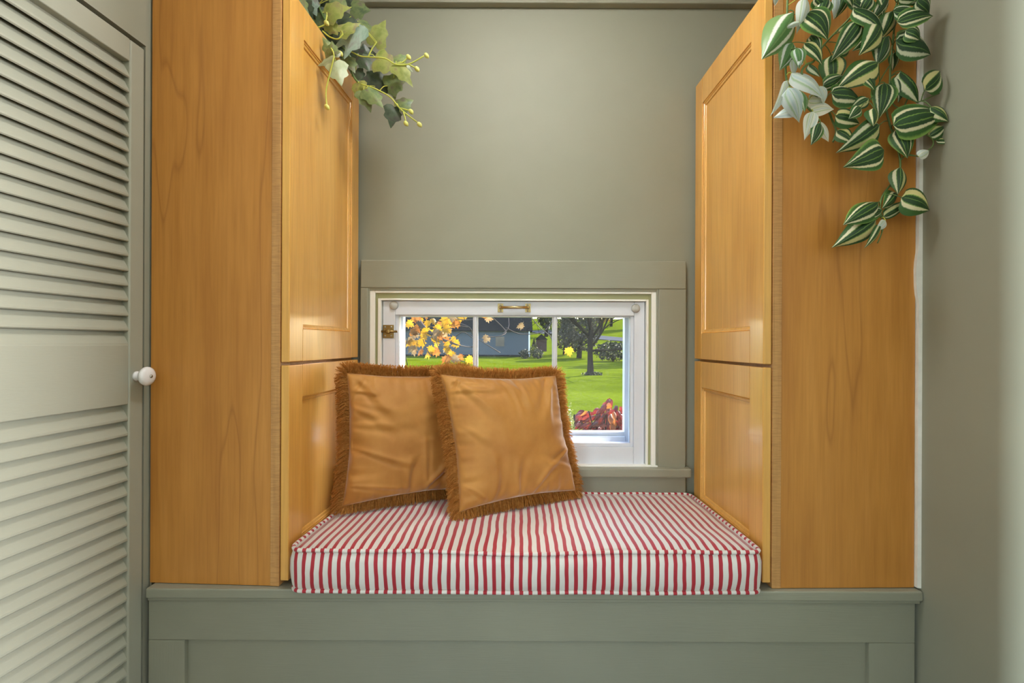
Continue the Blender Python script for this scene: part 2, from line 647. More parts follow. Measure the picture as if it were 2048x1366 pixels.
def rect(px0, px1, py0, py1, Y):
    xm, ym = (px0 + px1) / 2, (py0 + py1) / 2
    return P(px0, ym, Y).x, P(px1, ym, Y).x, P(xm, py1, Y).z, P(xm, py0, Y).z


YCS = YW - 0.018
x0, x1, z0, z1 = rect(720, 1372, 521, 937, YCS)
ix0, ix1, iz0, iz1 = rect(735, 1317, 577, 937, YCS)
wpart('head_casing', MB().box(x0, x1, YCS, YW, iz1, z1), M['trim'], win, bevel=0.003)
wpart('side_casing', MB().box(x0, ix0, YCS, YW, iz0, iz1), M['trim_v'], win, bevel=0.002)
wpart('side_casing', MB().box(ix1, x1, YCS, YW, iz0, iz1), M['trim_v'], win, bevel=0.002)
st1 = P(1200, 937, YCS - 0.02).z
st0 = P(1200, 955, YCS - 0.02).z
wpart('stool', MB().box(x0, P(1378, 945, YCS).x, YCS - 0.022, YCS + 0.045, st0, st1), M['trim'], win, bevel=0.004, seg=3)
wpart('apron', MB().box(x0, x1, YCS - 0.002, YW, 0.56, st0), M['trim'], win, bevel=0.002)
wpart('sill', MB().box(ix0, ix1, YCS + 0.001, YW + 0.13, st1 - 0.025, st1 + 0.004), M['whitebare'], win, bevel=0.002)


def ring(name, ox, ix, yf, yb, mat, bottom=True, parent=win, bev=0.0012):
    (a0, a1, b0, b1), (c0, c1, d0, d1) = ox, ix
    mb = MB().box(a0, c0, yf, yb, b0, b1).box(c1, a1, yf, yb, b0, b1).box(c0, c1, yf, yb, d1, b1)
    if bottom:
        mb.box(c0, c1, yf, yb, b0, d0)
    return wpart(name, mb, mat, parent, bevel=bev)


yr = YCS + 0.004
r0 = rect(735, 1317, 577, 930, yr)
r1 = rect(739, 1312, 582, 930, yr + 0.003)
r2 = rect(750, 1302, 587, 930, yr + 0.006)
r3 = rect(756, 1296, 598, 930, yr + 0.010)
r4 = rect(763, 1291, 602, 930, yr + 0.014)
ring('jamb_edge', (r0[0] - .01, r0[1] + .01, r0[2], r0[3] + .01), r1, yr, YW + 0.11, M['trim'], False)
ring('stop_bead', r1, r2, yr + 0.003, YW + 0.10, M['whitebare'], False)
ring('jamb_face', r2, r3, yr + 0.008, YW + 0.10, M['green'], False)
ring('inner_bead', r3, r4, yr + 0.005, YW + 0.10, M['whitebare'], False)

YS = 1.493
sash = empty('sash', (-0.02, YS, 0.72))
sash.parent = win
sash.matrix_basis = WM[win.name].inverted() @ WM[sash.name]
sx0, sx1, sz0, sz1 = rect(765, 1289, 603, 929, YS)
gx0, gx1, gz0, gz1 = rect(790, 1268, 631, 893, YS)
YSB = YS + 0.032
wpart('stile', MB().box(sx0, gx0, YS, YSB, sz0, sz1), M['white'], sash, bevel=0.002)
wpart('stile', MB().box(gx1, sx1, YS, YSB, sz0, sz1), M['white'], sash, bevel=0.002)
wpart('top_rail', MB().box(gx0, gx1, YS, YSB, gz1, sz1), M['white'], sash, bevel=0.002)
wpart('bottom_rail', MB().box(gx0, gx1, YS, YSB, sz0, gz0), M['white'], sash, bevel=0.002)
# sloped inner moulding
q0 = (gx0, gx1, gz0, gz1)
q1 = (gx0 + 0.010, gx1 - 0.010, gz0 + 0.010, gz1 - 0.004)
ring('sash_moulding', q0, q1, YS + 0.007, YSB, M['white'], parent=sash)
m1a, m1b = P(945, 680, YS).x, P(955, 680, YS).x
m2a, m2b = P(1105, 680, YS).x, P(1115, 680, YS).x
for a, b in ((m1a, m1b), (m2a, m2b)):
    mb = MB().box(a + 0.004, b - 0.004, YS + 0.004, YSB, q1[2], q1[3]).box(a, b, YS + 0.010, YSB - 0.004, q1[2], q1[3])
    wpart('muntin', mb, M['white'], sash, bevel=0.0015)
for a, b in ((q1[0], m1a), (m1b, m2a), (m2b, q1[1])):
    wpart('pane', MB().box(a - 0.002, b + 0.002, YS + 0.018, YS + 0.021, q1[2] - 0.002, q1[3] + 0.002), M['glass'], sash)
# outer storm frame
YO = YW + 0.075
o_in = rect(806, 1249, 634, 863, YO)
o_out = (o_in[0] - 0.06, o_in[1] + 0.06, o_in[2] - 0.10, o_in[3] + 0.08)
o_out = (max(o_out[0], OX0), min(o_out[1], OX1), o_out[2], o_out[3])
ring('storm_frame', o_out, o_in, YO, YO + 0.03, M['white'])
wpart('storm_rail', MB().box(o_in[0], o_in[1], YO - 0.014, YO, o_in[2] - 0.030, o_in[2] - 0.012), M['white'], win, bevel=0.002)

# brass pull, latch, bumpers
pull = empty('pull_handle', P(1029, 616, YS))
pull.parent = win
pull.matrix_basis = WM[win.name].inverted() @ WM[pull.name]
for px in (1001, 1056):
    c = P(px, 616, YS)
    wpart('mount', MB().box(c.x - 0.0085, c.x + 0.0085, YS - 0.0025, YS, c.z - 0.0135, c.z + 0.0135), M['brass'], pull, bevel=0.003, seg=3)
    wpart('post', MB().lathe([(0, 0.006), (0.008, 0.0045), (0.013, 0.0055), (0.016, 0.003)], (c.x, YS, c.z + 0.001), (0, -1, 0), 12), M['brass'], pull, smooth=True)
    for dz in (-0.009, 0.009):
        wpart('screw', MB().lathe([(0, 0.0032), (0.0035, 0.0026), (0.0042, 0.0008)], (c.x + (0.001 if px < 1029 else -0.001), YS, c.z + dz), (0, -1, 0), 10), M['steel'], pull, smooth=True)
a, b = P(1001, 616, YS), P(1056, 616, YS)
wpart('grip', MB().tube([(a.x, YS - 0.013, a.z + 0.001), (b.x, YS - 0.013, b.z + 0.001)], 0.0042, 12), M['brass'], pull, smooth=True)
latch = empty('slide_latch', P(776, 663, YS))
latch.parent = win
latch.matrix_basis = WM[win.name].inverted() @ WM[latch.name]
c = P(777, 663, YS)
wpart('back_plate', MB().box(c.x - 0.017, c.x + 0.017, YS - 0.003, YS, c.z - 0.0205, c.z + 0.0205), M['oldbrass'], latch, bevel=0.004, seg=3)
wpart('bolt', MB().tube([(c.x - 0.022, YS - 0.007, c.z), (c.x + 0.029, YS - 0.007, c.z)], 0.0036, 10), M['oldbrass'], latch, smooth=True)
wpart('keeper', MB().box(c.x - 0.006, c.x + 0.006, YS - 0.012, YS, c.z - 0.007, c.z + 0.007), M['oldbrass'], latch, bevel=0.003)
for dx in (-0.0095, 0.0095):
    for dz in (-0.0135, 0.0135):
        wpart('screw', MB().lathe([(0, 0.0036), (0.0045, 0.003), (0.0052, 0.001)], (c.x + dx, YS, c.z + dz), (0, -1, 0), 10), M['steel'], latch, smooth=True)
for px, py in ((788, 611), (1271, 617)):
    c = P(px, py, YS)
    wpart('round_bumper', MB().lathe([(0, 0.0135), (0.004, 0.0135), (0.007, 0.010), (0.008, 0.004)], c, (0, -1, 0), 24), M['rubber'], win, smooth=True)

# ------------------------------------------------------------------ bench under the seat
bench = empty('window_bench', (0.03, 1.07, 0.0))
tag(bench, 'built-in olive painted bench with recessed front panel under the striped cushion', 'bench')
ZL = 0.557
XL0, XL1 = -0.822, XR - 0.002
wpart('ledge', MB().box(XL0, XL1, 1.056, YW, ZL - 0.022, ZL), M['trim'], bench, bevel=0.003)
wpart('ledge_moulding', MB().box(XL0, XL1 - 0.002, 1.062, 1.09, ZL - 0.030, ZL - 0.022), M['trim'], bench, bevel=0.002)
YA = 1.071
za = P(1064, 1283, YA).z
zb = ZL - 0.030
wpart('front_rail', MB().box(-0.826, 0.884, YA, YA + 0.02, za, zb), M['trim'], bench, bevel=0.0012)
xa, xb = P(369, 1320, YA).x, P(1738, 1320, YA).x
wpart('front_stile', MB().box(-0.826, xa, YA, YA + 0.02, 0.0, za - 0.0006), M['trim_v'], bench, bevel=0.0012)
wpart('front_stile', MB().box(xb, 0.884, YA, YA + 0.02, 0.0, za - 0.0006), M['trim_v'], bench, bevel=0.0012)
wpart('front_panel', MB().box(xa - 0.01, xb + 0.01, YA + 0.012, YA + 0.022, 0.0, za + 0.01), M['trim'], bench)

# ------------------------------------------------------------------ tall cabinets
ZD0, ZD1, ZD2, ZD3 = 0.570, 1.049, 1.056, 1.888
DL = 0.402          # door length (into the niche)


def bead(mb, s0, s1, z0, z1, x, sg, pitch=0.0042, r=0.0019):
    pts = []
    n = int((s1 - s0) / pitch)
    for i in range(n + 1):
        s = s0 + (s1 - s0) * i / n
        pts += [(s, z0), (s, z1)]
    n = int((z1 - z0) / pitch)
    for i in range(n + 1):
        z = z0 + (z1 - z0) * i / n
        pts += [(s0, z), (s1, z)]
    for s, z in pts:
        mb.add([(x + sg * r, s, z), (x, s + r, z), (x, s, z + r), (x, s - r, z), (x, s, z - r)],
               [(0, 1, 2), (0, 2, 3), (0, 3, 4), (0, 4, 1)])


def cabinet(side, name, label, pivot, rz, width, depth):
    """local frame: x across (door face at 0, carcass away from the niche), y into the room's back, z up"""
    sg = -1 if side == 'left' else 1        # away from the niche
    root = empty(name, (pivot[0], pivot[1], ZL), rz)
    tag(root, label, 'cabinet')

    def bx(mb, t0, t1, y0, y1, z0, z1):
        a, b = sorted((sg * t0, sg * t1))
        return mb.box(a, b, y0, y1, z0 - ZL, z1 - ZL)
    obj('side_panel', bx(MB(), 0.0405, width, 0.0, 0.012, ZL + 0.001, 1.885), M['panel'], root, bevel=0.0008)
    obj('carcass', bx(MB(), 0.0405, width, 0.012, depth, ZL + 0.001, 1.885), M['panel'], root)
    obj('face_frame', bx(bx(MB(), 0.0205, 0.0405, -0.0015, 0.045, ZL - 0.001 + 0.002, 1.888), 0.0205, 0.0405, 0.045, depth, ZL + 0.001, 1.888), M['frame'], root, bevel=0.0008)
    for zl, zh in ((ZD0, ZD1), (ZD2, ZD3)):
        dr = empty('door', (0, 0, 0))
        dr.parent = root
        dr.matrix_basis = Matrix.Translation((0, 0.0, zl - ZL))
        WM[dr.name] = WM[root.name] @ dr.matrix_basis
        h = zh - zl
        SW, RW = 0.062, 0.076

        def dx(mb, t0, t1, y0, y1, z0, z1):
            a, b = sorted((sg * t0, sg * t1))
            return mb.box(a, b, y0, y1, z0, z1)
        obj('stile', dx(MB(), 0, 0.0185, 0.0, SW, 0, h), M['door'], dr, bevel=0.002)
        obj('stile', dx(MB(), 0, 0.0185, DL - SW + 0.010, DL, 0, h), M['door'], dr, bevel=0.002)
        obj('rail', dx(MB(), 0.0002, 0.0185, SW, DL - SW + 0.010, 0, RW), M['door'], dr, bevel=0.001)
        obj('rail', dx(MB(), 0.0002, 0.0185, SW, DL - SW + 0.010, h - RW, h), M['door'], dr, bevel=0.001)
        s0, s1 = SW, DL - SW + 0.010
        obj('panel', dx(MB(), 0.009, 0.015, s0 - 0.003, s1 + 0.003, RW - 0.003, h - RW + 0.003), M['door'], dr)
        # inner moulding: sloped ring + bead row
        mb = MB()
        rings_ = [(0.0, 0.0035), (0.004, 0.0035), (0.005, 0.0050), (0.010, 0.0062), (0.0115, 0.0090)]
        vs = []
        for off, t in rings_:
            for s, z in ((s0 + off, RW + off), (s1 - off, RW + off), (s1 - off, h - RW - off), (s0 + off, h - RW - off)):
                vs.append((sg * t, s, z))
        fs = []
        for i in range(len(rings_) - 1):
            for k in range(4):
                l = (k + 1) % 4
                fs.append((i * 4 + k, i * 4 + l, i * 4 + 4 + l, i * 4 + 4 + k))
        mb.add(vs, fs)
        obj('panel_moulding', mb, M['door'], dr)
        mb = MB()
        bead(mb, s0 + 0.0022, s1 - 0.0022, RW + 0.0022, h - RW - 0.0022, sg * 0.0034, -sg)
        tag(obj('bead_row', mb, M['door'], dr), kind='stuff')
    return root


CL = cabinet('left', 'tall_cabinet', 'tall amber maple cabinet beside the louvered door, ivy spilling over its top',
             (-0.513, YF), -math.radians(2.5), 0.3185, 0.402)
CR = cabinet('right', 'tall_cabinet', 'tall amber maple cabinet against the right wall, striped vine hanging over it',
             (0.541, YF), math.radians(1.0), 0.3425, 0.412)

# white caulk line where the right cabinet meets the wall
mb = MB()
vs = []
K = 70
for i in range(K + 1):
    z = ZL + 0.004 + (1.86 - ZL) * i / K
    w = 0.0075 + 0.0016 * noise.noise((z * 9, 0, 0)) + 0.0012 * noise.noise((z * 40, 3, 0))
    if 1.20 < z < 1.31:
        w += 0.005 * math.sin((z - 1.20) / 0.11 * math.pi) ** 0.5
    vs += [(XR - w, 1.0655, z), (XR - w, 1.078, z), (XR - 0.0002, 1.0640, z), (XR - 0.0002, 1.078, z)]
fs = []
for i in range(K):
    a = i * 4
    fs += [(a, a + 2, a + 6, a + 4), (a + 1, a, a + 4, a + 5), (a + 2, a + 3, a + 7, a + 6)]
mb.add(vs, fs)
wpart('caulk_line', mb, M['caulk'], wall_right)

# ------------------------------------------------------------------ louvered closet door
ld = empty('door_1', Lw(0.02, -0.016, 0.0))
tag(ld, 'olive louvered closet door with a white knob', 'door', kind='structure')
TH = 0.030
zt, zr0, zr1 = 1.748, 1.700, 1.094
zm0 = 0.966
DW = 0.60
U0 = 0.004
SWU = 0.037
wpart('stile', lbox(MB(), U0, U0 + SWU, -TH, 0.0, 0.012, zt), M['louver'], ld, bevel=0.004, seg=3)
wpart('stile', lbox(MB(), DW - SWU, DW, -TH, 0.0, 0.012, zt), M['louver'], ld, bevel=0.004, seg=3)
wpart('top_rail', lbox(MB(), U0 + SWU, DW - SWU, -TH, -0.0005, zr0, zt), M['louver'], ld, bevel=0.002)
wpart('mid_rail', lbox(MB(), U0 + SWU, DW - SWU, -TH, -0.0005, zm0, zr1), M['louver'], ld, bevel=0.002)
wpart('bottom_rail', lbox(MB(), U0 + SWU, DW - SWU, -TH, -0.0005, 0.012, 0.13), M['louver'], ld, bevel=0.002)
# slat: local x along the door, y out of the wall, z up; front edge hangs low
mb = MB()
L = DW - 2 * SWU - U0
prof = [(-0.0035, -0.0195), (-0.0015, -0.0175), (-0.0018, -0.0135), (-0.0200, 0.0200), (-0.0225, 0.0195), (-0.0230, 0.0160), (-0.0075, -0.0180)]
n = len(prof)
vs = [(0, a, b) for a, b in prof] + [(L, a, b) for a, b in prof]
fs = [tuple(range(n))[::-1], tuple(n + i for i in range(n))] + [(i, (i + 1) % n, n + (i + 1) % n, n + i) for i in range(n)]
mb.add(vs, fs)
slat_me = mb.mesh('slat')
fix_normals(slat_me)
slat_me.materials.append(M['louver'])
rotm = Matrix((-LD, LN, Vector((0, 0, 1)))).transposed().to_4x4()
for top, bot, cnt in ((zr0, zr1, 19), (zm0, 0.13, 26)):
    for i in range(cnt):
        z = top - (top - bot) * (i + 0.5) / cnt
        obj('slat', slat_me, None, ld, mw=Matrix.Translation(Lw(U0 + SWU, 0, z)) @ rotm @ Matrix.Rotation(random.uniform(-0.02, 0.02), 4, 'X'))
# porcelain knob
kz = P(288, 752, 1.05).z
kb = empty('knob', Lw(0.022, 0.0, kz))
kb.parent = ld
kb.matrix_basis = WM[ld.name].inverted() @ WM[kb.name]
wpart('knob_base', MB().lathe([(0, 0.011), (0.003, 0.0105), (0.006, 0.0085), (0.016, 0.0080), (0.018, 0.009)], Lw(0.022, 0, kz), LN, 24), M['porcelain'], kb, smooth=True)
wpart('knob_head', MB().lathe([(0.015, 0.008), (0.017, 0.015), (0.020, 0.0195), (0.024, 0.0208), (0.028, 0.0195), (0.031, 0.015), (0.033, 0.008), (0.0335, 0.003)], Lw(0.022, 0, kz), LN, 32), M['porcelain'], kb, smooth=True)
wpart('screw', MB().lathe([(0.033, 0.0038), (0.0352, 0.0030), (0.0360, 0.001)], Lw(0.022, 0, kz), LN, 14), M['steel'], kb, smooth=True)

# ------------------------------------------------------------------ striped seat cushion
cush = empty('seat_cushion', (0.02, 1.25, ZL))
tag(cush, 'red and white striped box cushion lying on the window bench', 'cushion')


def arc_outline():
    cs = [(-0.498, 1.040), (0.524, 1.040), (0.517, 1.462), (-0.478, 1.462)]
    rr = [0.035, 0.022, 0.02, 0.02]
    pts = []
    for i in range(4):
        p, a, b = Vector(cs[i]), Vector(cs[i - 1]), Vector(cs[(i + 1) % 4])
        da, db = (a - p).normalized(), (b - p).normalized()
        r = rr[i]
        p0, p1 = p + da * r, p + db * r
        for k in range(7):
            t = k / 6
            pts.append(p0 * (1 - t) ** 2 + p * 2 * t * (1 - t) + p1 * t * t)
        nxt = Vector(cs[(i + 1) % 4])
        e1 = nxt + (p - nxt).normalized() * rr[(i + 1) % 4]
        m_ = int((e1 - p1).length / 0.012)
        for k in range(1, m_):
            pts.append(p1.lerp(e1, k / m_))
    return pts


OUT = arc_outline()
CCx, CCy = 0.02, 1.25


def top_z(x, y):
    t = (y - 1.04) / 0.42
    z = 0.650 - 0.008 * max(0, min(1, t))
    if t < 0.5:
        z -= 0.0055 * math.exp(-((x - 0.01) / 0.16) ** 2) * (1 - 2 * max(0, t))
    z += 0.0012 * noise.noise((x * 14, y * 14, 0))
    return z


def out_front(x, y):
    return 0.003 * noise.noise((x * 5, 1.7, 0)) if y < 1.08 else 0.0


mb = MB()
nO = len(OUT)
prof = [(0.0, 0.0), (0.006, 0.10), (0.010, 0.25), (0.0115, 0.5), (0.010, 0.75), (0.006, 0.90), (0.0, 1.0)]
vs = []
tops = []
for i, p in enumerate(OUT):
    d = (OUT[(i + 1) % nO] - OUT[i - 1])
    nrm = Vector((d.y, -d.x)).normalized()
    zt_ = top_z(p.x, p.y)
    zb_ = ZL + 0.0045 + (0.002 * noise.noise((p.x * 6, p.y * 6, 5)) + 0.001 if p.y < 1.08 else 0)
    tops.append((p, nrm, zt_, zb_))
    for o_, t in prof:
        q = p + nrm * (o_ * (1.0 + 0.5 * noise.noise((p.x * 20, p.y * 20, t * 2))) + out_front(p.x, p.y))
        vs.append((q.x, q.y, zb_ + (zt_ - zb_) * t))
m_ = len(prof)
fs = []
for i in range(nO):
    j = (i + 1) % nO
    for k in range(m_ - 1):
        fs.append((i * m_ + k, j * m_ + k, j * m_ + k + 1, i * m_ + k + 1))
R = 14
base = len(vs)
for r in range(1, R + 1):
    f = 1 - r / (R + 0.5)
    edge = 1 - f
    for p, nrm, zt_, zb_ in tops:
        q = Vector((CCx, CCy)) + (p - Vector((CCx, CCy))) * f + nrm * out_front(p.x, p.y) * f
        z = top_z(q.x, q.y) + 0.010 * (1 - (1 - edge) ** 3) * (1 - 0.3 * edge) + 0.002 * noise.noise((q.x * 8, q.y * 8, 2))
        vs.append((q.x, q.y, z))
for r in range(R):
    for i in range(nO):
        j = (i + 1) % nO
        a = (i * m_ + m_ - 1, j * m_ + m_ - 1) if r == 0 else (base + (r - 1) * nO + i, base + (r - 1) * nO + j)
        fs.append((a[0], a[1], base + r * nO + j, base + r * nO + i))
fs.append(tuple(base + (R - 1) * nO + i for i in range(nO)))
fs.append(tuple(i * m_ for i in range(nO))[::-1])
mb.add(vs, fs)
wpart('cushion_body', mb, M['stripe'], cush, smooth=True)


def pipe(name, zsel, r):
    pts = [Vector((p.x + n_.x * (0.003 + out_front(p.x, p.y)), p.y + n_.y * (0.003 + out_front(p.x, p.y)), (zt_ + 0.0005 if zsel else zb_ + 0.0003))) for p, n_, zt_, zb_ in tops]
    mb = MB().tube(pts, r, 8, closed=True)
    o = wpart(name, mb, M['stripe_pipe'], cush, smooth=True)
    me = o.data
    uv = me.uv_layers.new(name='UVMap')
    s = [0.0]
    for i in range(1, nO):
        s.append(s[-1] + (pts[i] - pts[i - 1]).length)
    tot = s[-1] + (pts[0] - pts[-1]).length
    for poly in me.polygons:
        ids = [me.loops[l].vertex_index // 8 for l in poly.loop_indices]
        wrap = (0 in ids) and (nO - 1 in ids)
        for l in poly.loop_indices:
            vi = me.loops[l].vertex_index
            i = vi // 8
            front = pts[i].y < 1.075
            u = (tot if (wrap and i == 0) else s[i]) + (pts[0].x if True else 0)
            u += 0.0 if front else 0.004 * (vi % 8) / 8
            uv.data[l].uv = (u, (vi % 8) / 8)
    return o


pipe('top_piping', True, 0.0048)
pipe('bottom_piping', False, 0.0046)


# ------------------------------------------------------------------ fringed pillows
def pillow(label, BL, BR, TR, TL, T, seed):
    rnd = random.Random(seed)
    BL, BR, TR, TL = (Vector(p) for p in (BL, BR, TR, TL))
    c = (BL + BR + TR + TL) / 4
    ins = 0.915
    BL, BR, TR, TL = (c + (p - c) * ins for p in (BL, BR, TR, TL))
    ex = ((BR - BL) + (TR - TL)).normalized()
    ez = ((TL - BL) + (TR - BR)).normalized()
    nrm = ex.cross(ez).normalized()      # towards the camera
    if nrm.y > 0:
        nrm = -nrm
    root = empty('fringed_pillow', ((BL + BR) / 2).to_tuple())
    tag(root, label, 'pillow', 'gold fringed pillows on the seat')

    def edge(u, v):
        k = 0.07
        uu = u * (1 - k * (1 - v * v) * abs(u) + 0.010 * noise.noise((v * 2.2, u, seed)))
        vv = v * (1 - k * (1 - u * u) * abs(v) + 0.010 * noise.noise((u * 2.2, v, seed + 4)))
        a, b = (uu + 1) / 2, (vv + 1) / 2
        return (BL * (1 - a) + BR * a) * (1 - b) + (TL * (1 - a) + TR * a) * b

    def wr(u, v):
        """short puckers at the seams, a few long creases from corners and edges, broad soft lumps"""
        d = 0.0
        for (e, q) in ((1 - v, u), (1 + v, u + 3.1), (1 - u, v + 7.7), (1 + u, v + 11.3)):
            amp = math.exp(-e / 0.15) * (1 - math.exp(-e / 0.03))
            d += amp * 0.016 * noise.noise((q * 4.5, e * 0.8, seed))
            d += amp * 0.008 * noise.noise((q * 11, e * 1.2, seed + 2))
        for (u0, v0, u1, v1, w_, h_) in creases:
            ax, ay = u1 - u0, v1 - v0
            L2 = ax * ax + ay * ay
            t = ((u - u0) * ax + (v - v0) * ay) / L2
            if -0.1 < t < 1.1:
                L1 = math.sqrt(L2)
                off = ((u - u0) * ay - (v - v0) * ax) / L1 + 0.05 * math.sin(t * 3 + u0 * 5)
                env = max(0.0, math.sin(math.pi * min(1, max(0, (t + 0.1) / 1.2)))) ** 0.7
                x_ = off / (w_ * (0.6 + 0.8 * t))
                d += h_ * env * (math.exp(-x_ * x_) - 0.8 * math.exp(-(x_ - 1.6) ** 2))
        d += 0.0085 * noise.noise((u * 1.3 + v * 0.6, v * 1.1, seed + 9))
        d += 0.0022 * noise.noise((u * 3.4, v * 3.4, seed + 19))
        return d
    creases = []
    for k in range(16):
        side = rnd.randrange(4)
        a_ = rnd.uniform(-0.9, 0.9)
        l_ = rnd.uniform(0.35, 0.95)
        sl = rnd.uniform(-0.35, 0.35)
        st = {0: (a_, 0.95, a_ + sl, 0.95 - l_), 1: (a_, -0.95, a_ + sl, -0.95 + l_), 2: (0.95, a_, 0.95 - l_, a_ + sl), 3: (-0.95, a_, -0.95 + l_, a_ + sl)}[side]
        creases.append(st + (rnd.uniform(0.03, 0.07), rnd.uniform(0.002, 0.0050)))
    creases += [(-0.9, 0.9, -0.25, 0.35, 0.07, 0.006), (0.9, 0.9, 0.45, 0.2, 0.07, 0.006), (-0.15, -0.95, -0.05, -0.35, 0.05, 0.006), (0.2, -0.95, 0.5, -0.45, 0.05, 0.005)]
    NN = 110
    mb = MB()
    for sgn in (1, -1):
        b0 = len(mb.v)
        for j in range(NN + 1):
            for i in range(NN + 1):
                u = math.sin((i / NN * 2 - 1) * math.pi / 2)
                v = math.sin((j / NN * 2 - 1) * math.pi / 2)
                u = 0.5 * u + 0.5 * (i / NN * 2 - 1)
                v = 0.5 * v + 0.5 * (j / NN * 2 - 1)
                th = T * ((1 - u * u) * (1 - v * v)) ** 0.40
                fade = min(1.0, ((1 - u * u) * (1 - v * v)) * 12)
                mb.v.append(edge(u, v) + nrm * sgn * (th + wr(u, v) * fade))
        for j in range(NN):
            for i in range(NN):
                q = (b0 + j * (NN + 1) + i, b0 + j * (NN + 1) + i + 1, b0 + (j + 1) * (NN + 1) + i + 1, b0 + (j + 1) * (NN + 1) + i)
                mb.f.append(q if sgn > 0 else q[::-1])
    o = wpart('pillow_cover', mb, M['velvet'], root, smooth=True, fix=False)
    fix_normals(o.data)
    # seam cord
    loop = []
    for k in range(60):
        loop.append(edge(-1 + 2 * k / 60, -1))
    for k in range(60):
        loop.append(edge(1, -1 + 2 * k / 60))
    for k in range(60):
        loop.append(edge(1 - 2 * k / 60, 1))
    for k in range(60):
        loop.append(edge(-1, 1 - 2 * k / 60))
    wpart('seam_cord', MB().tube(loop, 0.0026, 6, closed=True), M['velvet'], root, smooth=True)
    # brush fringe
    mb = MB()
    nl = len(loop)
    cc = (BL + BR + TR + TL) / 4
    for k in range(7000):
        s = rnd.random() * nl
        i = int(s) % nl
        p = loop[i].lerp(loop[(i + 1) % nl], s - int(s))
        tan = (loop[(i + 2) % nl] - loop[i - 2]).normalized()
        outv = tan.cross(nrm)
        if outv.dot(p - cc) < 0:
            outv = -outv
        rad = (p - cc).normalized()
        outv = (outv * 0.8 + rad * 0.35).normalized()
        side = nrm * rnd.gauss(0.05, 0.33) + tan * rnd.gauss(0, 0.14)
        d = (outv + side).normalized()
        Ln = rnd.uniform(0.024, 0.035)
        w = rnd.uniform(0.0006, 0.0011)
        wv = (tan + nrm * rnd.uniform(-0.6, 0.6)).normalized() * w
        p0 = p + nrm * rnd.gauss(0, 0.0025)
        p1 = p0 + d * Ln * 0.55 + nrm * rnd.gauss(0, 0.001)
        p2 = p0 + (d + Vector((0, 0, -0.25))).normalized() * Ln
        if p2.z < top_z(p2.x, p2.y) + 0.009:
            p2.z = top_z(p2.x, p2.y) + 0.009
        if p1.z < top_z(p1.x, p1.y) + 0.009:
            p1.z = top_z(p1.x, p1.y) + 0.009
        mb.add([p0 - wv, p0 + wv, p1 + wv, p1 - wv, p2 + wv * 0.6, p2 - wv * 0.6], [(0, 1, 2, 3), (3, 2, 4, 5)])
    tag(wpart('fringe', mb, M['fringe'], root, fix=False), kind='stuff')
    return root


ZS = 0.664
pillow('gold velvet fringed pillow leaning on the left cabinet, partly behind the other pillow',
       (-0.478, 1.245, ZS - 0.008), (-0.115, 1.425, ZS - 0.006), (-0.140, 1.440, 1.030), (-0.476, 1.272, 1.036), 0.060, 3)
pillow('gold velvet fringed pillow standing in front, overlapping the window panes',
       (-0.165, 1.205, ZS - 0.008), (0.180, 1.405, ZS - 0.008), (0.117, 1.440, 1.020), (-0.232, 1.290, 1.032), 0.068, 11)

# ------------------------------------------------------------------ leaves and vines
GREEN_D, GREEN_M, GREEN_L = srgb(38, 72, 40), srgb(62, 104, 52), srgb(128, 164, 84)
CREAM, CREAM2, WHITE_ = srgb(222, 214, 160), srgb(236, 232, 206), srgb(238, 242, 244)
S_DARK = [(0.0, GREEN_L), (0.10, GREEN_M), (0.17, GREEN_M), (0.20, CREAM2), (0.255, CREAM2), (0.285, GREEN_D), (0.40, GREEN_D), (0.425, GREEN_L),
          (0.45, GREEN_D), (0.60, GREEN_D), (0.625, GREEN_L), (0.65, GREEN_D), (0.74, GREEN_D), (0.765, CREAM2), (0.82, CREAM2), (0.85, GREEN_M), (0.93, GREEN_M), (1.0, GREEN_L)]
S_CREAM = [(0.0, GREEN_M), (0.10, GREEN_D), (0.14, CREAM), (0.32, CREAM), (0.35, GREEN_L), (0.385, GREEN_D), (0.50, GREEN_D), (0.52, GREEN_L),
           (0.54, GREEN_D), (0.66, GREEN_D), (0.69, GREEN_L), (0.72, CREAM2), (0.82, CREAM2), (0.85, GREEN_M), (1.0, GREEN_M)]
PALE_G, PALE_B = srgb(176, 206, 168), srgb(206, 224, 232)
S_LIT_WHITE = [(0.0, WHITE_), (0.22, PALE_B), (0.30, WHITE_), (0.42, WHITE_), (0.45, PALE_G), (0.50, WHITE_), (0.60, PALE_B), (0.68, WHITE_), (0.74, PALE_G), (0.80, WHITE_), (1.0, WHITE_)]  # white-blue window light and sky gloss put into the leaf colour
PG1, PG2 = srgb(128, 164, 108), srgb(92, 136, 84)
S_LIT_PALE = [(0.0, PG1), (0.18, PG2), (0.22, WHITE_), (0.28, WHITE_), (0.31, PG2), (0.44, PG2), (0.47, PG1), (0.52, PG2), (0.66, PG2), (0.70, WHITE_), (0.78, WHITE_), (0.82, PG1), (1.0, PG1)]  # paler green, window light on that strand put into the colour
M['leaf_d'] = thin_mat('striped_leaf_dark', None, 0.42, 0.15, S_DARK)
M['leaf_c'] = thin_mat('striped_leaf_cream', None, 0.42, 0.15, S_CREAM)
M['leaf_w'] = thin_mat('striped_leaf_lit_white', None, 0.30, 0.30, S_LIT_WHITE)
M['leaf_p'] = thin_mat('striped_leaf_lit_pale', None, 0.38, 0.25, S_LIT_PALE)
M['vine_stem'] = plain('vine_stem', srgb(96, 122, 66), 0.5)
M['vine_stem_y'] = plain('yellow_vine_stem', srgb(190, 196, 84), 0.5)
M['bud'] = plain('yellow_bud', srgb(214, 214, 120), 0.5)


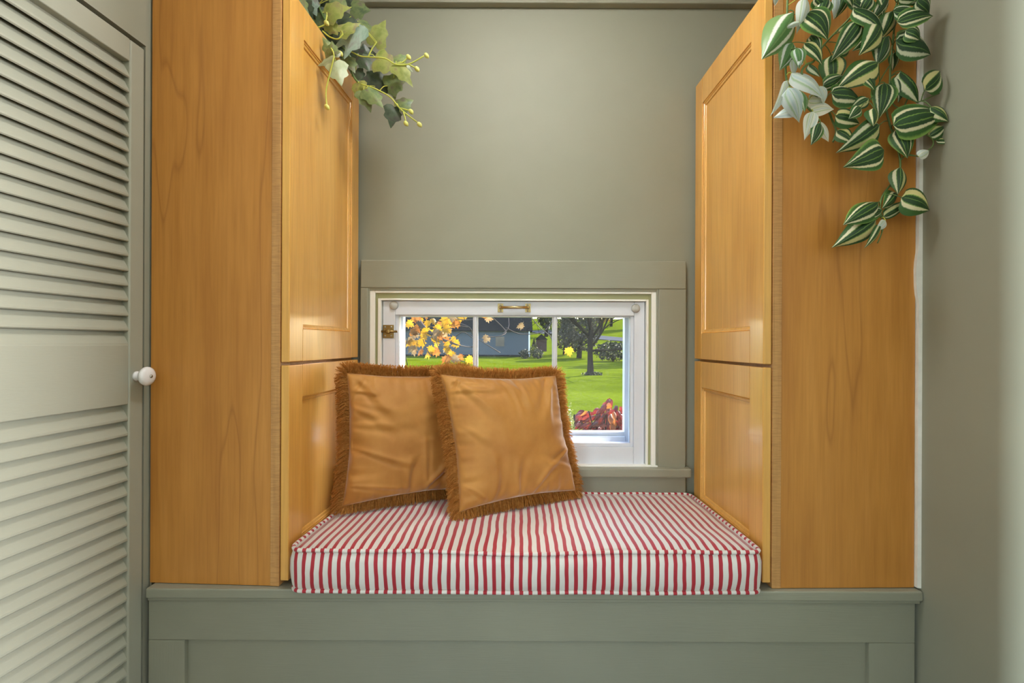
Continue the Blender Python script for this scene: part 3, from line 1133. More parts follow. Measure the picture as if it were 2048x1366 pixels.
def ovate_mesh(name, curl, fold, mat, nx=8, ny=12):
    """base (0,0,0), tip (0,1,0), width 1, normal +z; ribbed, folded along the midrib and curling at the tip"""
    vs, fs, uvs = [], [], []
    for j in range(ny + 1):
        t = j / ny
        w = 0.5 * (math.sin(math.pi * min(1, t ** 0.62)) ** 0.78) * (1.0 if t < 0.5 else 1.0 - 0.12 * (t - 0.5))
        if t > 0.75:
            w *= 1 - 0.25 * (t - 0.75) / 0.25
        w = max(w, 0.012)
        for i in range(nx + 1):
            u = i / nx * 2 - 1
            z = -fold * abs(u) ** 1.4 * w * 1.6 + 0.018 * math.cos(u * math.pi * 4.0) * math.sin(math.pi * t)
            z += 0.16 * math.sin(math.pi * t * 0.9) - curl * t * t
            vs.append((u * w, t - 0.10 * curl * t * t * abs(u), z))
            uvs.append((i / nx, t))
    for j in range(ny):
        for i in range(nx):
            a = j * (nx + 1) + i
            fs.append((a, a + 1, a + nx + 2, a + nx + 1))
    me = bpy.data.meshes.new(name)
    me.from_pydata(vs, [], fs)
    for p in me.polygons:
        p.use_smooth = True
    uv = me.uv_layers.new(name='UVMap')
    for l in me.loops:
        uv.data[l.index].uv = uvs[l.vertex_index]
    me.materials.append(mat)
    return me


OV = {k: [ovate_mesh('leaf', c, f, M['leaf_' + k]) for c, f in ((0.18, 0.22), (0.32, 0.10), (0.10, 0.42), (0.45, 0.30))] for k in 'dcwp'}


def leaf_matrix(p0, p1, width, rnd, roll=0.55, tiltz=0.25, face=Vector((0, -1, 0))):
    y = p1 - p0
    Ln = y.length
    y.normalize()
    z = face - y * face.dot(y)
    z.normalize()
    z = Matrix.Rotation(rnd.uniform(-roll, roll), 3, y) @ z
    x = y.cross(z).normalized()
    m = Matrix((x * width, y * Ln, z * (0.5 * Ln + 0.5 * width))).transposed().to_4x4()
    return Matrix.Translation(p0) @ m


def smooth_path(pts, sub=5):
    out = []
    n = len(pts)
    for i in range(n - 1):
        p0, p1, p2, p3 = pts[max(i - 1, 0)], pts[i], pts[i + 1], pts[min(i + 2, n - 1)]
        for k in range(sub):
            t = k / sub
            out.append(0.5 * ((2 * p1) + (p2 - p0) * t + (2 * p0 - 5 * p1 + 4 * p2 - p3) * t * t + (3 * p1 - p0 - 3 * p2 + p3) * t ** 3))
    out.append(pts[-1])
    return out


# ---- striped vine over the right cabinet (base px, base py, tip px, tip py, width px, kind, depth)
vine = empty('striped_vine', (0.70, 1.0, 1.30))
tag(vine, 'trailing artificial vine with striped green and cream leaves hanging over the right cabinet', 'hanging plant')
VL = [
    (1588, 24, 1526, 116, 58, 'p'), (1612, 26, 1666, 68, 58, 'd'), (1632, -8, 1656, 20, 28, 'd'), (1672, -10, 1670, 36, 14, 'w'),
    (1692, -14, 1678, 29, 24, 'd'), (1694, -16, 1712, 9, 20, 'c'), (1707, 16, 1775, 62, 46, 'd'), (1700, -6, 1738, 26, 30, 'd'),
    (1778, -10, 1751, 41, 26, 'd'), (1760, -8, 1774, 27, 28, 'c'), (1787, 20, 1844, 28, 42, 'd'), (1794, 44, 1878, 20, 38, 'd'),
    (1798, -4, 1845, 4, 16, 'c'), (1786, 22, 1770, 74, 34, 'c'), (1680, 64, 1706, 44, 18, 'c'), (1720, 44, 1671, 114, 40, 'd'),
    (1762, 46, 1726, 106, 48, 'c'), (1777, 72, 1755, 130, 40, 'd'), (1792, 80, 1871, 101, 72, 'd'), (1790, 104, 1795, 139, 24, 'c'),
    (1609, 86, 1652, 122, 32, 'c'), (1622, 70, 1642, 99, 24, 'd'), (1663, 111, 1666, 176, 44, 'c'), (1757, 124, 1684, 162, 52, 'c'),
    (1619, 127, 1641, 153, 22, 'c'), (1663, 184, 1739, 188, 50, 'd'), (1770, 166, 1764, 228, 42, 'd'), (1802, 142, 1840, 205, 50, 'c'),
    (1800, 150, 1816, 192, 38, 'd'), (1850, 180, 1892, 138, 46, 'c'), (1886, 184, 1902, 163, 16, 'c'), (1787, 250, 1898, 224, 66, 'd'),
    (1862, 214, 1898, 242, 34, 'c'), (1858, 272, 1898, 246, 28, 'c'), (1872, 281, 1909, 283, 16, 'c'), (1671, 231, 1725, 246, 36, 'c'),
    (1737, 197, 1701, 218, 24, 'c'), (1748, 216, 1748, 252, 28, 'c'), (1759, 250, 1687, 302, 46, 'c'), (1674, 261, 1708, 284, 30, 'c'),
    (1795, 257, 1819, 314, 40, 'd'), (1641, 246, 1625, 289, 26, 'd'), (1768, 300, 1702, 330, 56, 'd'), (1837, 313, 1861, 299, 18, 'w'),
    (1801, 334, 1797, 388, 30, 'c'), (1803, 395, 1866, 419, 52, 'c'), (1757, 404, 1688, 448, 42, 'd'), (1764, 421, 1715, 439, 24, 'd'),
    (1796, 387, 1767, 416, 32, 'd'), (1767, 433, 1820, 401, 22, 'c'), (1752, 438, 1683, 489, 44, 'c'), (1752, 440, 1713, 484, 28, 'd'),
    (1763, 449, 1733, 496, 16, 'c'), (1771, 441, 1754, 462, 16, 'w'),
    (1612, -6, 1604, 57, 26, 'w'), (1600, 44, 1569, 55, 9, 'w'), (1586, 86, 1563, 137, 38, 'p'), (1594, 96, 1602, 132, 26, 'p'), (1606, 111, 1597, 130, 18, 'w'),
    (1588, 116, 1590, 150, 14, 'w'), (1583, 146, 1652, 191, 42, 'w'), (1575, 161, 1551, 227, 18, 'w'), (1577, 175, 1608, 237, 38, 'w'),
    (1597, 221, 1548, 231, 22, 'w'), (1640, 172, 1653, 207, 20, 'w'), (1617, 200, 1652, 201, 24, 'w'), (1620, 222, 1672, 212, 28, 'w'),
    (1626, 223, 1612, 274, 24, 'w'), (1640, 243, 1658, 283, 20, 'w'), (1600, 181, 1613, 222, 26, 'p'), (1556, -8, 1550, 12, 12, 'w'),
    (1742, -6, 1720, 30, 34, 'd'), (1700, 96, 1664, 104, 26, 'd'), (1730, 150, 1752, 178, 26, 'd'), (1812, 60, 1850, 72, 34, 'd'), (1835, -2, 1872, 24, 34, 'd'), (1655, -4, 1640, 34, 30, 'd'), (1722, 214, 1700, 236, 24, 'd'), (1745, 70, 1716, 96, 30, 'd'), (1826, 232, 1852, 262, 28, 'd'), (1822, -14, 1846, 12, 30, 'd'), (1646, 172, 1690, 150, 26, 'd'),
]
VS = [
    [(1576, -48), (1575, 0), (1573, 60), (1571, 110), (1573, 160), (1585, 180), (1605, 205), (1622, 222), (1640, 243)],
    [(1745, -48), (1724, 6), (1696, 40), (1664, 72), (1640, 100), (1628, 122), (1612, 130), (1604, 150), (1630, 190), (1655, 218), (1664, 240), (1672, 262), (1666, 284)],
    [(1800, -48), (1792, 20), (1786, 80), (1781, 130), (1779, 170), (1772, 210), (1780, 250), (1792, 285), (1800, 320), (1798, 345), (1782, 368), (1766, 390), (1760, 412), (1763, 436)],
    [(1781, 128), (1762, 158), (1750, 186), (1735, 205)],
    [(1779, 195), (1790, 212), (1806, 215), (1818, 196), (1836, 204), (1870, 190), (1886, 183)],
    [(1795, 298), (1815, 308), (1837, 313)], [(1800, 322), (1812, 312), (1838, 312)],
    [(1763, 436), (1768, 448), (1762, 470), (1755, 486)], [(1820, 258), (1858, 272), (1866, 290), (1845, 310)],
]
rv = random.Random(21)


def vdepth(px, py):
    return 1.018 + 0.014 * math.sin(px * 0.05) + (-0.022 if px < 1660 and py < 290 else 0)


stem_pts = []
for k, s in enumerate(VS):
    pts = smooth_path([P(a, b, (vdepth(a, max(b, 0)) + 0.012) if b > -40 else 1.045) for a, b in s], 5)
    if s[0][1] < -40:
        pts = smooth_path([Vector((pts[0].x, 1.14, 1.898)), Vector((pts[0].x, 1.062, 1.8975))], 3)[:-1] + pts
    wpart('stem', MB().tube(pts, 0.0021 if k < 3 else 0.0013, 6), M['vine_stem'], vine, smooth=True)
    stem_pts += pts
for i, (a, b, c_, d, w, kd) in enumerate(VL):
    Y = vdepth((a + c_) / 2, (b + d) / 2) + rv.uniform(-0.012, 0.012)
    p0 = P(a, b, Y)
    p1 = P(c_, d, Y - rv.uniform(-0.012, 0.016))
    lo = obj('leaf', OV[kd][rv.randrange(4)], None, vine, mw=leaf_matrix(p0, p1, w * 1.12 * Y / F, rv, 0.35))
    near = min(stem_pts, key=lambda q: (q - p0).length)
    if 0.003 < (near - p0).length < 0.07:
        mid = (near + p0) / 2 + Vector((0, 0, 0.004))
        wpart('petiole', MB().tube(smooth_path([near, mid, p0], 3), 0.0010, 5), M['vine_stem'] if kd != 'w' else M['vine_stem_y'], vine, smooth=True)

# ---- ivy over the left cabinet
M['ivy_g'] = thin_mat('ivy_green', [srgb(96, 118, 84), srgb(134, 150, 98), srgb(120, 104, 104)], 0.42, 0.2, None, 2.2)
M['ivy_y'] = thin_mat('ivy_yellow_green', [srgb(140, 156, 78), srgb(176, 182, 104), srgb(150, 132, 110)], 0.45, 0.3, None, 2.2)
M['ivy_d'] = thin_mat('ivy_dark', [srgb(58, 72, 58), srgb(84, 100, 80), srgb(84, 70, 76)], 0.42, 0.15, None, 2.2)
M['ivy_b'] = thin_mat('ivy_blue_green', [srgb(132, 156, 142), srgb(164, 184, 172), srgb(136, 120, 124)], 0.30, 0.2, None, 2.2)
M['ivy_p'] = thin_mat('ivy_pale', [srgb(176, 192, 152), srgb(208, 218, 188)], 0.4, 0.3, None, 2.2)
IVY = [(0, 0), (0.16, -0.10), (0.36, -0.06), (0.50, 0.10), (0.42, 0.24), (0.36, 0.36), (0.40, 0.52), (0.30, 0.62), (0.18, 0.68), (0.10, 0.85), (0, 1.0)]


def ivy_mesh(fold, curl, mat):
    rim = IVY + [(-x, y) for x, y in IVY[-2:0:-1]]
    vs, fs = [], []
    levels = [0.0, 0.45, 0.8, 1.0]
    ctr = (0, 0.36)
    n = len(rim)

    def zf(x, y):
        r2 = x * x + (y - 0.36) ** 2
        return -fold * abs(x) * 0.7 - curl * r2 * 0.8 + 0.02 * math.sin(9 * math.atan2(x, y - 0.2)) * math.sqrt(r2)
    vs.append((ctr[0], ctr[1], 0.03))
    for lv in levels[1:]:
        for x, y in rim:
            a, b = ctr[0] + (x - ctr[0]) * lv, ctr[1] + (y - ctr[1]) * lv
            vs.append((a, b, zf(a, b)))
    for i in range(n):
        j = (i + 1) % n
        fs.append((0, 1 + i, 1 + j))
        for k in range(len(levels) - 2):
            fs.append((1 + k * n + i, 1 + (k + 1) * n + i, 1 + (k + 1) * n + j, 1 + k * n + j))
    me = bpy.data.meshes.new('leaf')
    me.from_pydata(vs, [], fs)
    for p in me.polygons:
        p.use_smooth = True
    me.materials.append(mat)
    return me


IV = {k: [ivy_mesh(f, c, M['ivy_' + k]) for f, c in ((0.35, 0.2), (0.1, 0.45), (-0.15, 0.5))] for k in 'gydbp'}
ivy = empty('ivy_garland', (-0.50, 1.25, 1.89))
tag(ivy, 'artificial ivy garland with lobed leaves spilling over the top of the left cabinet', 'hanging plant')
IL = [
    (653, 28, 692, 12, 40, 'y', 1.24), (749, 88, 767, 43, 34, 'y', 1.30), (722, 56, 672, 88, 34, 'b', 1.25), (716, 52, 690, 107, 38, 'b', 1.24),
    (680, 64, 715, 47, 22, 'y', 1.22), (703, 14, 735, 19, 36, 'g', 1.32), (614, -10, 630, 25, 32, 'b', 1.30), (588, -12, 614, 24, 26, 'g', 1.26),
    (702, 33, 676, 54, 44, 'd', 1.30), (716, 42, 744, 66, 30, 'g', 1.32), (668, 112, 648, 78, 26, 'g', 1.205), (666, 106, 664, 85, 20, 'g', 1.20),
    (668, 117, 639, 129, 18, 'p', 1.195), (671, 122, 681, 163, 36, 'p', 1.195), (736, 113, 727, 90, 30, 'd', 1.31), (692, 114, 707, 138, 28, 'g', 1.28),
    (722, 111, 736, 137, 28, 'd', 1.30), (752, 117, 790, 136, 40, 'y', 1.28), (792, 129, 820, 164, 28, 'y', 1.26), (792, 124, 813, 111, 24, 'g', 1.28),
    (802, 128, 822, 140, 16, 'p', 1.27), (750, 173, 761, 138, 46, 'd', 1.31), (775, 172, 806, 158, 42, 'g', 1.30), (786, 168, 788, 193, 26, 'g', 1.32),
    (716, 166, 724, 203, 28, 'y', 1.28), (727, 181, 739, 216, 32, 'g', 1.27), (733, 177, 761, 208, 32, 'g', 1.26), (797, 214, 822, 199, 32, 'g', 1.28),
    (789, 213, 782, 248, 34, 'd', 1.29), (640, -6, 660, 22, 34, 'd', 1.33), (664, 6, 652, 48, 40, 'd', 1.34), (690, 60, 664, 84, 40, 'd', 1.34),
    (700, 80, 706, 116, 40, 'd', 1.35), (626, 30, 640, 58, 30, 'd', 1.33), (676, 92, 690, 130, 34, 'd', 1.34), (660, 30, 630, 48, 30, 'g', 1.33),
    (690, -8, 706, 14, 34, 'd', 1.33), (668, -14, 690, 8, 30, 'g', 1.30), (655, 44, 672, 66, 26, 'y', 1.25), (712, 140, 726, 160, 22, 'd', 1.31),
    (606, 8, 622, 34, 28, 'd', 1.30), (640, 60, 664, 92, 34, 'd', 1.34), (676, 66, 690, 92, 24, 'd', 1.30), (640, 12, 622, 38, 26, 'd', 1.32),
]
IS = [
    ([(702, 103), (720, 112), (738, 114), (770, 117), (792, 129), (818, 128), (848, 112)], 1.26, 'y'),
    ([(818, 129), (833, 137)], 1.26, 'y'), ([(792, 129), (806, 124), (816, 114)], 1.265, 'y'),
    ([(722, 168), (746, 176), (779, 193), (803, 220), (834, 244)], 1.27, 'y'), ([(807, 224), (812, 244)], 1.27, 'y'), ([(800, 216), (822, 222)], 1.27, 'y'),
    ([(662, 96), (668, 110), (664, 130), (659, 150), (653, 176), (652, 194), (654, 212)], 1.19, 'y'),
    ([(702, 142), (712, 160), (730, 178)], 1.29, 'g'), ([(736, 114), (744, 98), (753, 84)], 1.27, 'y'),
    ([(612, 14), (645, 70), (676, 102), (702, 142)], 1.33, 'g'), ([(620, -30), (650, 40), (690, 100), (712, 130)], 1.32, 'g'),
    ([(645, 62), (660, 74), (676, 78), (686, 68)], 1.20, 'y'), ([(628, 56), (648, 50), (654, 30)], 1.21, 'y'),
]
ri = random.Random(5)
ipts = []
for s, Y, kd in IS:
    pts = smooth_path([P(a, b, Y) for a, b in s], 5)
    wpart('stem', MB().tube(pts, 0.0017 if kd == 'y' else 0.003, 6), M['vine_stem_y'] if kd == 'y' else M['vine_stem'], ivy, smooth=True)
    ipts += pts
for a, b, c_, d, w, kd, Y in IL:
    p0, p1 = P(a, b, Y), P(a + (c_ - a) * 1.18, b + (d - b) * 1.18, Y - ri.uniform(-0.008, 0.012))
    obj('leaf', IV[kd][ri.randrange(3)], None, ivy, mw=leaf_matrix(p0, p1, w * 1.30 * Y / F, ri, 0.35))
    near = min(ipts, key=lambda q: (q - p0).length)
    if 0.004 < (near - p0).length < 0.09:
        wpart('petiole', MB().tube(smooth_path([near, (near + p0) / 2 + Vector((0, 0, 0.005)), p0], 3), 0.0011, 5), M['vine_stem_y'], ivy, smooth=True)
for a, b, Y in ((853, 111, 1.26), (817, 114, 1.265), (834, 138, 1.26), (654, 214, 1.19), (812, 247, 1.27), (839, 249, 1.27), (822, 223, 1.27), (653, 46, 1.21), (681, 107, 1.24)):
    c = P(a, b, Y)
    wpart('bud', MB().lathe([(-0.008, 0.001), (-0.005, 0.0045), (0, 0.006), (0.005, 0.0045), (0.009, 0.0008)], c, (0.5, 0, -0.6), 10), M['bud'], ivy, smooth=True)

# ------------------------------------------------------------------ outdoors
def G(x, y):
    z = -0.62
    if y > 45:
        z += 0.0078 * (y - 45) ** 1.5
    z += 0.10 * noise.noise((x * 0.08, y * 0.08, 0)) * min(1, y / 20)
    return z


def lawn_mat():
    m, nt, b = new_mat('sunny_lawn')
    v = coords(nt, (1, 1, 1), geo=True)
    n1 = noise_tex(nt, v, 0.35, 4)
    n2 = noise_tex(nt, v, 6.0, 4)
    c = ramp(nt, n1, [(0.35, out(112, 132, 22)), (0.65, out(136, 156, 34))])
    c2 = ramp(nt, n2, [(0.3, (0.72, 0.75, 0.7, 1)), (0.7, (1.05, 1.05, 1, 1))])
    col = mixc(nt, 1.0, c, c2, 'MULTIPLY')
    nt.links.new(col, b.inputs['Base Color'])
    b.inputs['Roughness'].default_value = 0.9
    b.inputs['Specular IOR Level'].default_value = 0.0
    bump(nt, n2, 0.4, 0.05, b)
    return m


M['lawn'] = lawn_mat()
mb = MB()
ys = [1.6 + 0.0, 3, 5, 8, 12, 16, 20, 25, 30, 36, 42, 48, 54, 60, 68, 76, 84, 92, 100, 110, 120, 132, 145, 165]
xs = list(range(-90, 91, 6))
for y in ys:
    for x in xs:
        mb.v.append(Vector((x, y, G(x, y))))
nx_ = len(xs)
for j in range(len(ys) - 1):
    for i in range(nx_ - 1):
        a = j * nx_ + i
        mb.f.append((a, a + 1, a + nx_ + 1, a + nx_))
tag(obj('lawn', mb, M['lawn'], smooth=True), 'bright sunny green lawn beyond the window', 'lawn', kind='structure')
# grey road across the slope
M['asphalt'] = plain('asphalt', out(120, 124, 134), 0.85, 0.0, Specular_IOR_Level=0.0)
mb = MB()
rp = [(4.0, 118), (12, 104), (18, 94), (26, 86), (36, 80), (60, 72)]
rp = [Vector((a, b, 0)) for a, b in rp]
rp = smooth_path(rp, 4)
vs, fs = [], []
for i, p in enumerate(rp):
    t = (rp[min(i + 1, len(rp) - 1)] - rp[max(i - 1, 0)]).normalized()
    nn = Vector((-t.y, t.x, 0))
    for k in (-1, -0.5, 0, 0.5, 1):
        q = p + nn * 4.0 * k
        vs.append((q.x, q.y, G(q.x, q.y) + 0.10))
for i in range(len(rp) - 1):
    for k in range(4):
        fs.append((i * 5 + k, i * 5 + k + 1, i * 5 + k + 6, i * 5 + k + 5))
mb.add(vs, fs)
tag(obj('road', mb, M['asphalt'], smooth=True), 'grey road crossing the far slope', 'road', kind='structure')

M['bark'] = plain('dark_bark', out(74, 66, 62), 0.9, 0.0, Specular_IOR_Level=0.0)
M['twig'] = plain('pale_twig', out(150, 140, 136), 0.8, 0.0, Specular_IOR_Level=0.0)
M['crown_dark'] = thin_mat('dark_evergreen_leaves', [out(44, 58, 44), out(78, 92, 70)], 0.7, 0.25, None, 20.0, 0.2)
M['crown_olive'] = thin_mat('olive_autumn_leaves', [out(92, 98, 58), out(140, 138, 84)], 0.7, 0.3, None, 20.0, 0.2)
M['crown_gold'] = thin_mat('golden_autumn_leaves', [out(170, 140, 50), out(214, 178, 70)], 0.7, 0.35, None, 20.0, 0.2)
M['crown_grey'] = thin_mat('grey_twiggy_leaves', [out(92, 92, 88), out(128, 126, 112)], 0.8, 0.2, None, 20.0, 0.1)


def crown_mb(center, rx, ry, rz, count, size, rnd, cone=False):
    mb = MB()
    for k in range(count):
        while True:
            p = Vector((rnd.uniform(-1, 1), rnd.uniform(-1, 1), rnd.uniform(-1, 1)))
            if p.length < 1:
                break
        p = p.normalized() * (p.length ** 0.5)
        if cone:
            f = (1 - (p.z + 1) / 2)
            p.x *= f
            p.y *= f
        lump = 1 + 0.25 * noise.noise((p.x * 2.2 + center.x, p.y * 2.2, p.z * 2.2))
        q = center + Vector((p.x * rx * lump, p.y * ry * lump, p.z * rz * lump))
        a = Vector((rnd.gauss(0, 1), rnd.gauss(0, 1), rnd.gauss(0, 1))).normalized()
        b = a.orthogonal().normalized()
        c = a.cross(b)
        s = size * rnd.uniform(0.6, 1.3)
        mb.add([q - b * s, q + c * s * 0.6, q + b * s, q - c * s * 0.6], [(0, 1, 2, 3)])
    return mb


def branches(mb, p, d, length, r, depth, rnd, tips, spread=0.6, up=0.1):
    n = 4
    pts, q, dd = [p], p.copy(), d.copy()
    for i in range(n):
        dd = (dd + Vector((rnd.gauss(0, 0.12), rnd.gauss(0, 0.12), rnd.gauss(0, 0.10) + up * 0.2))).normalized()
        q = q + dd * length / n
        pts.append(q.copy())
    mb.tube(pts, [r * (1 - 0.5 * i / n) for i in range(n + 1)], 5 if depth > 1 else 4, cap=False)
    tips.append(pts[-1])
    if depth <= 0:
        return
    for i in range(rnd.randint(2, 4)):
        k = rnd.randint(1, n)
        nd = (dd + Vector((rnd.gauss(0, spread), rnd.gauss(0, spread), rnd.gauss(0, spread * 0.6) + up))).normalized()
        branches(mb, pts[k], nd, length * rnd.uniform(0.55, 0.8), r * 0.5, depth - 1, rnd, tips, spread, up)


def tree(name, label, x, y, h, cr, mat, trunk_r, count, leaf, seed, group=None, cat='tree', base=0.35, cone=False):
    rnd = random.Random(seed)
    z0 = G(x, y)
    r = empty(name, (x, y, z0))
    tag(r, label, cat, group)
    ztop = z0 + h * (base + 0.25)
    wpart('trunk', MB().tube([(x, y, z0 - 0.2), (x + 0.02 * h, y, z0 + h * 0.3), (x, y, ztop)], [trunk_r * 1.2, trunk_r * 0.9, trunk_r * 0.6], 8), M['bark'], r, smooth=True)
    c = Vector((x, y, z0 + h * (base + (1 - base) / 2)))
    tag(wpart('crown', crown_mb(c, cr, cr, h * (1 - base) / 2, count, leaf, rnd, cone), mat, r, fix=False), kind='stuff')
    return r


# bare lawn tree with its spreading limbs
rt = random.Random(33)
tb = P(1181, 747, 26.5)
tb.z = G(tb.x, tb.y)
lt = empty('lawn_tree', tb)
tag(lt, 'nearly bare tree with dark trunk standing alone on the lawn', 'tree')
mb = MB()
mb.tube([tb + Vector((0, 0, -0.2)), tb + Vector((0.0, 0, 0.15)), tb + Vector((-0.02, 0, 0.9)), tb + Vector((-0.03, 0, 1.7)), tb + Vector((0.02, 0, 2.5))], [0.32, 0.19, 0.15, 0.14, 0.13], 10)
wpart('trunk', mb, M['bark'], lt, smooth=True)
tips = []
for k, (dx_, dy_, dz_, zz) in enumerate(((-0.5, 0.1, 0.9, 1.9), (0.9, 0.2, 0.75, 1.5), (0.75, -0.3, 1.0, 2.0), (-0.9, -0.2, 0.8, 2.1), (0.1, 0.5, 1.0, 2.5), (1.0, 0.1, 0.35, 1.35), (-0.3, -0.3, 1.0, 2.4))):
    mb = MB()
    branches(mb, tb + Vector((0, 0, zz)), Vector((dx_, dy_, dz_)).normalized(), 2.6, 0.075, 3, rt, tips, 0.5, 0.15)
    wpart('limb', mb, M['bark'], lt, smooth=True, fix=False)
mb = MB()
for q in tips:
    for _ in range(5):
        c = q + Vector((rt.gauss(0, 0.35), rt.gauss(0, 0.35), rt.gauss(0, 0.3)))
        a = Vector((rt.gauss(0, 1), rt.gauss(0, 1), rt.gauss(0, 1))).normalized()
        b = a.orthogonal().normalized()
        e = a.cross(b)
        mb.add([c - b * 0.05, c + e * 0.04, c + b * 0.05, c - e * 0.04], [(0, 1, 2, 3)])
tag(wpart('leaves', mb, M['crown_grey'], lt, fix=False), kind='stuff')
tag(wpart('root_grass', crown_mb(tb + Vector((0.1, 0, 0.05)), 0.55, 0.4, 0.16, 300, 0.06, rt), M['crown_dark'], lt, fix=False), kind='stuff')


def at(px, Y):
    return (px - CX) * Y / F


# trees and shrubs of the garden and the far slope
tree('round_tree', 'dark grey-green round tree behind the bare lawn tree', at(1158, 52), 52, 6.6, 2.1, M['crown_grey'], 0.25, 3600, 0.16, 1, base=0.10)
tree('olive_tree', 'small olive leaved tree left of the dark round tree', at(1128, 58), 58, 4.6, 1.7, M['crown_olive'], 0.15, 1500, 0.15, 2, base=0.15)
tree('gold_tree', 'golden tree top on the far slope above the lawn tree', at(1200, 110), 110, 9, 2.8, M['crown_gold'], 0.3, 900, 0.35, 3, base=0.25)
tree('hedge_shrub', 'low dark hedge right of the lawn tree trunk', at(1226, 46), 46, 1.9, 1.7, M['crown_dark'], 0.1, 1500, 0.13, 4, cat='shrub', base=0.05)
tree('cone_shrub', 'small cone shaped shrub at the corner of the blue-grey house', at(1068, 53), 53, 2.2, 0.75, M['crown_olive'], 0.08, 700, 0.09, 5, cat='shrub', base=0.05, cone=True)
tree('ball_shrub', 'dark ball shrub in front of the blue-grey house corner', at(1050, 51), 51, 1.0, 0.65, M['crown_dark'], 0.05, 500, 0.09, 6, cat='shrub', base=0.05)
tree('ball_shrub', 'dark ball shrub right of the blue-grey house corner', at(1076, 51), 51, 1.0, 0.6, M['crown_dark'], 0.05, 500, 0.09, 7, cat='shrub', base=0.05)
far = [(800, 96, 14, 4.0, 'crown_dark', 'distant dark tree behind the left end of the blue-grey house'),
       (884, 100, 15, 4.2, 'crown_dark', 'distant dark tree behind the yellow maple leaves'),
       (968, 98, 13, 4.2, 'crown_olive', 'distant olive tree above the blue-grey house roof'),
       (1036, 112, 15, 3.6, 'crown_grey', 'distant grey tree right of the blue-grey house roof'),
       (1092, 100, 13, 2.4, 'crown_dark', 'distant dark tree just left of the right muntin bar'),
       (1136, 128, 15, 3.2, 'crown_dark', 'distant dark tree in the upper left of the right pane'),
       (1172, 138, 15, 2.4, 'crown_grey', 'distant grey tree behind the lawn tree crown'),
       (1222, 134, 14, 3.0, 'crown_dark', 'distant dark tree beyond the road'),
       (1262, 126, 14, 2.6, 'crown_olive', 'distant olive tree at the right edge of the right pane')]
for k, (px, Y, h, cr, mt, lb) in enumerate(far):
    tree('far_tree', lb, at(px, Y), Y, h, cr, M[mt], 0.35, 1500, 0.42, 50 + k, 'distant trees on the slope', base=0.14)
# trees outside the view to the right whose shadows stripe the lawn
for k, (x, y) in enumerate(((17.0, 50.0), (14.5, 27.0))):
    tree('shade_tree', 'leafy tree on the right of the lawn casting long shadows' if k else 'leafy tree far right of the lawn casting long shadows', x, y, 14 if k == 0 else 10, 2.6, M['crown_olive'], 0.22, 2200, 0.30, 90 + k, base=0.25)

# blue-grey house
hx0, hx1 = at(790, 55), at(1058, 55)
hz = G(0, 55) - 0.1
M['siding'] = paint_mat('blue_grey_siding', out(106, 120, 130), 0.7, (1, 1, 22), 0.6, 0.05)
M['roof'] = plain('dark_shingles', out(50, 52, 58), 0.9, 0.0, Specular_IOR_Level=0.0)
M['hglass'] = plain('house_window_glass', out(60, 70, 82), 0.1)
house = empty('house', ((hx0 + hx1) / 2, 58, hz))
tag(house, 'blue-grey clapboard house with white corner trim across the lawn', 'house')
nb = 14
for k in range(nb):
    z = hz + 0.3 + k * 0.20
    wpart('clapboard', MB().box(hx0, hx1, 55.0 - 0.02, 55.06, z, z + 0.185), M['siding'], house)
wpart('wall', MB().box(hx0, hx1, 55.03, 62, hz, hz + 3.15), M['siding'], house)
wpart('corner_trim', MB().box(hx1 - 0.05, hx1 + 0.10, 54.93, 55.1, hz, hz + 3.1), M['white'], house)
ym = 58.5
mb = MB().add([(hx0 - .4, 54.5, hz + 3.05), (hx1 + .4, 54.5, hz + 3.05), (hx1 + .4, ym, hz + 4.9), (hx0 - .4, ym, hz + 4.9), (hx0 - .4, 62.5, hz + 3.05), (hx1 + .4, 62.5, hz + 3.05)],
              [(0, 1, 2, 3), (3, 2, 5, 4), (0, 3, 4), (1, 5, 2), (0, 4, 5, 1)])
wpart('roof', mb, M['roof'], house)
for px in (880, 1000):
    x = at(px, 55)
    w_ = wpart('window', MB().box(x - 0.6, x + 0.6, 54.92, 55.02, hz + 1.2, hz + 2.5), M['siding'], house)
    wpart('pane', MB().box(x - 0.5, x + 0.5, 54.90, 54.93, hz + 1.3, hz + 2.4), M['hglass'], w_)
wpart('foundation', MB().box(hx0, hx1, 54.95, 55.05, hz - 0.3, hz + 0.32), M['roof'], house)
M['redwood'] = paint_mat('barn_red', out(120, 66, 54), 0.8, (20, 20, 2), 0.3, 0.1)
shed = empty('shed', (at(1083, 64), 65, G(2, 64)))
tag(shed, 'small red-brown shed right of the blue-grey house', 'shed')
sxx, szz = at(1083, 64), G(2.8, 64) - 0.1
wpart('wall', MB().box(sxx - 0.7, sxx + 0.7, 64, 66, szz, szz + 1.7), M['redwood'], shed)
wpart('roof', MB().add([(sxx - .85, 63.8, szz + 1.65), (sxx + .85, 63.8, szz + 1.65), (sxx + .85, 66.2, szz + 1.65), (sxx - .85, 66.2, szz + 1.65), (sxx, 63.8, szz + 2.4), (sxx, 66.2, szz + 2.4)],
                         [(0, 1, 4), (2, 3, 5), (1, 2, 5, 4), (3, 0, 4, 5), (0, 3, 2, 1)]), M['roof'], shed)

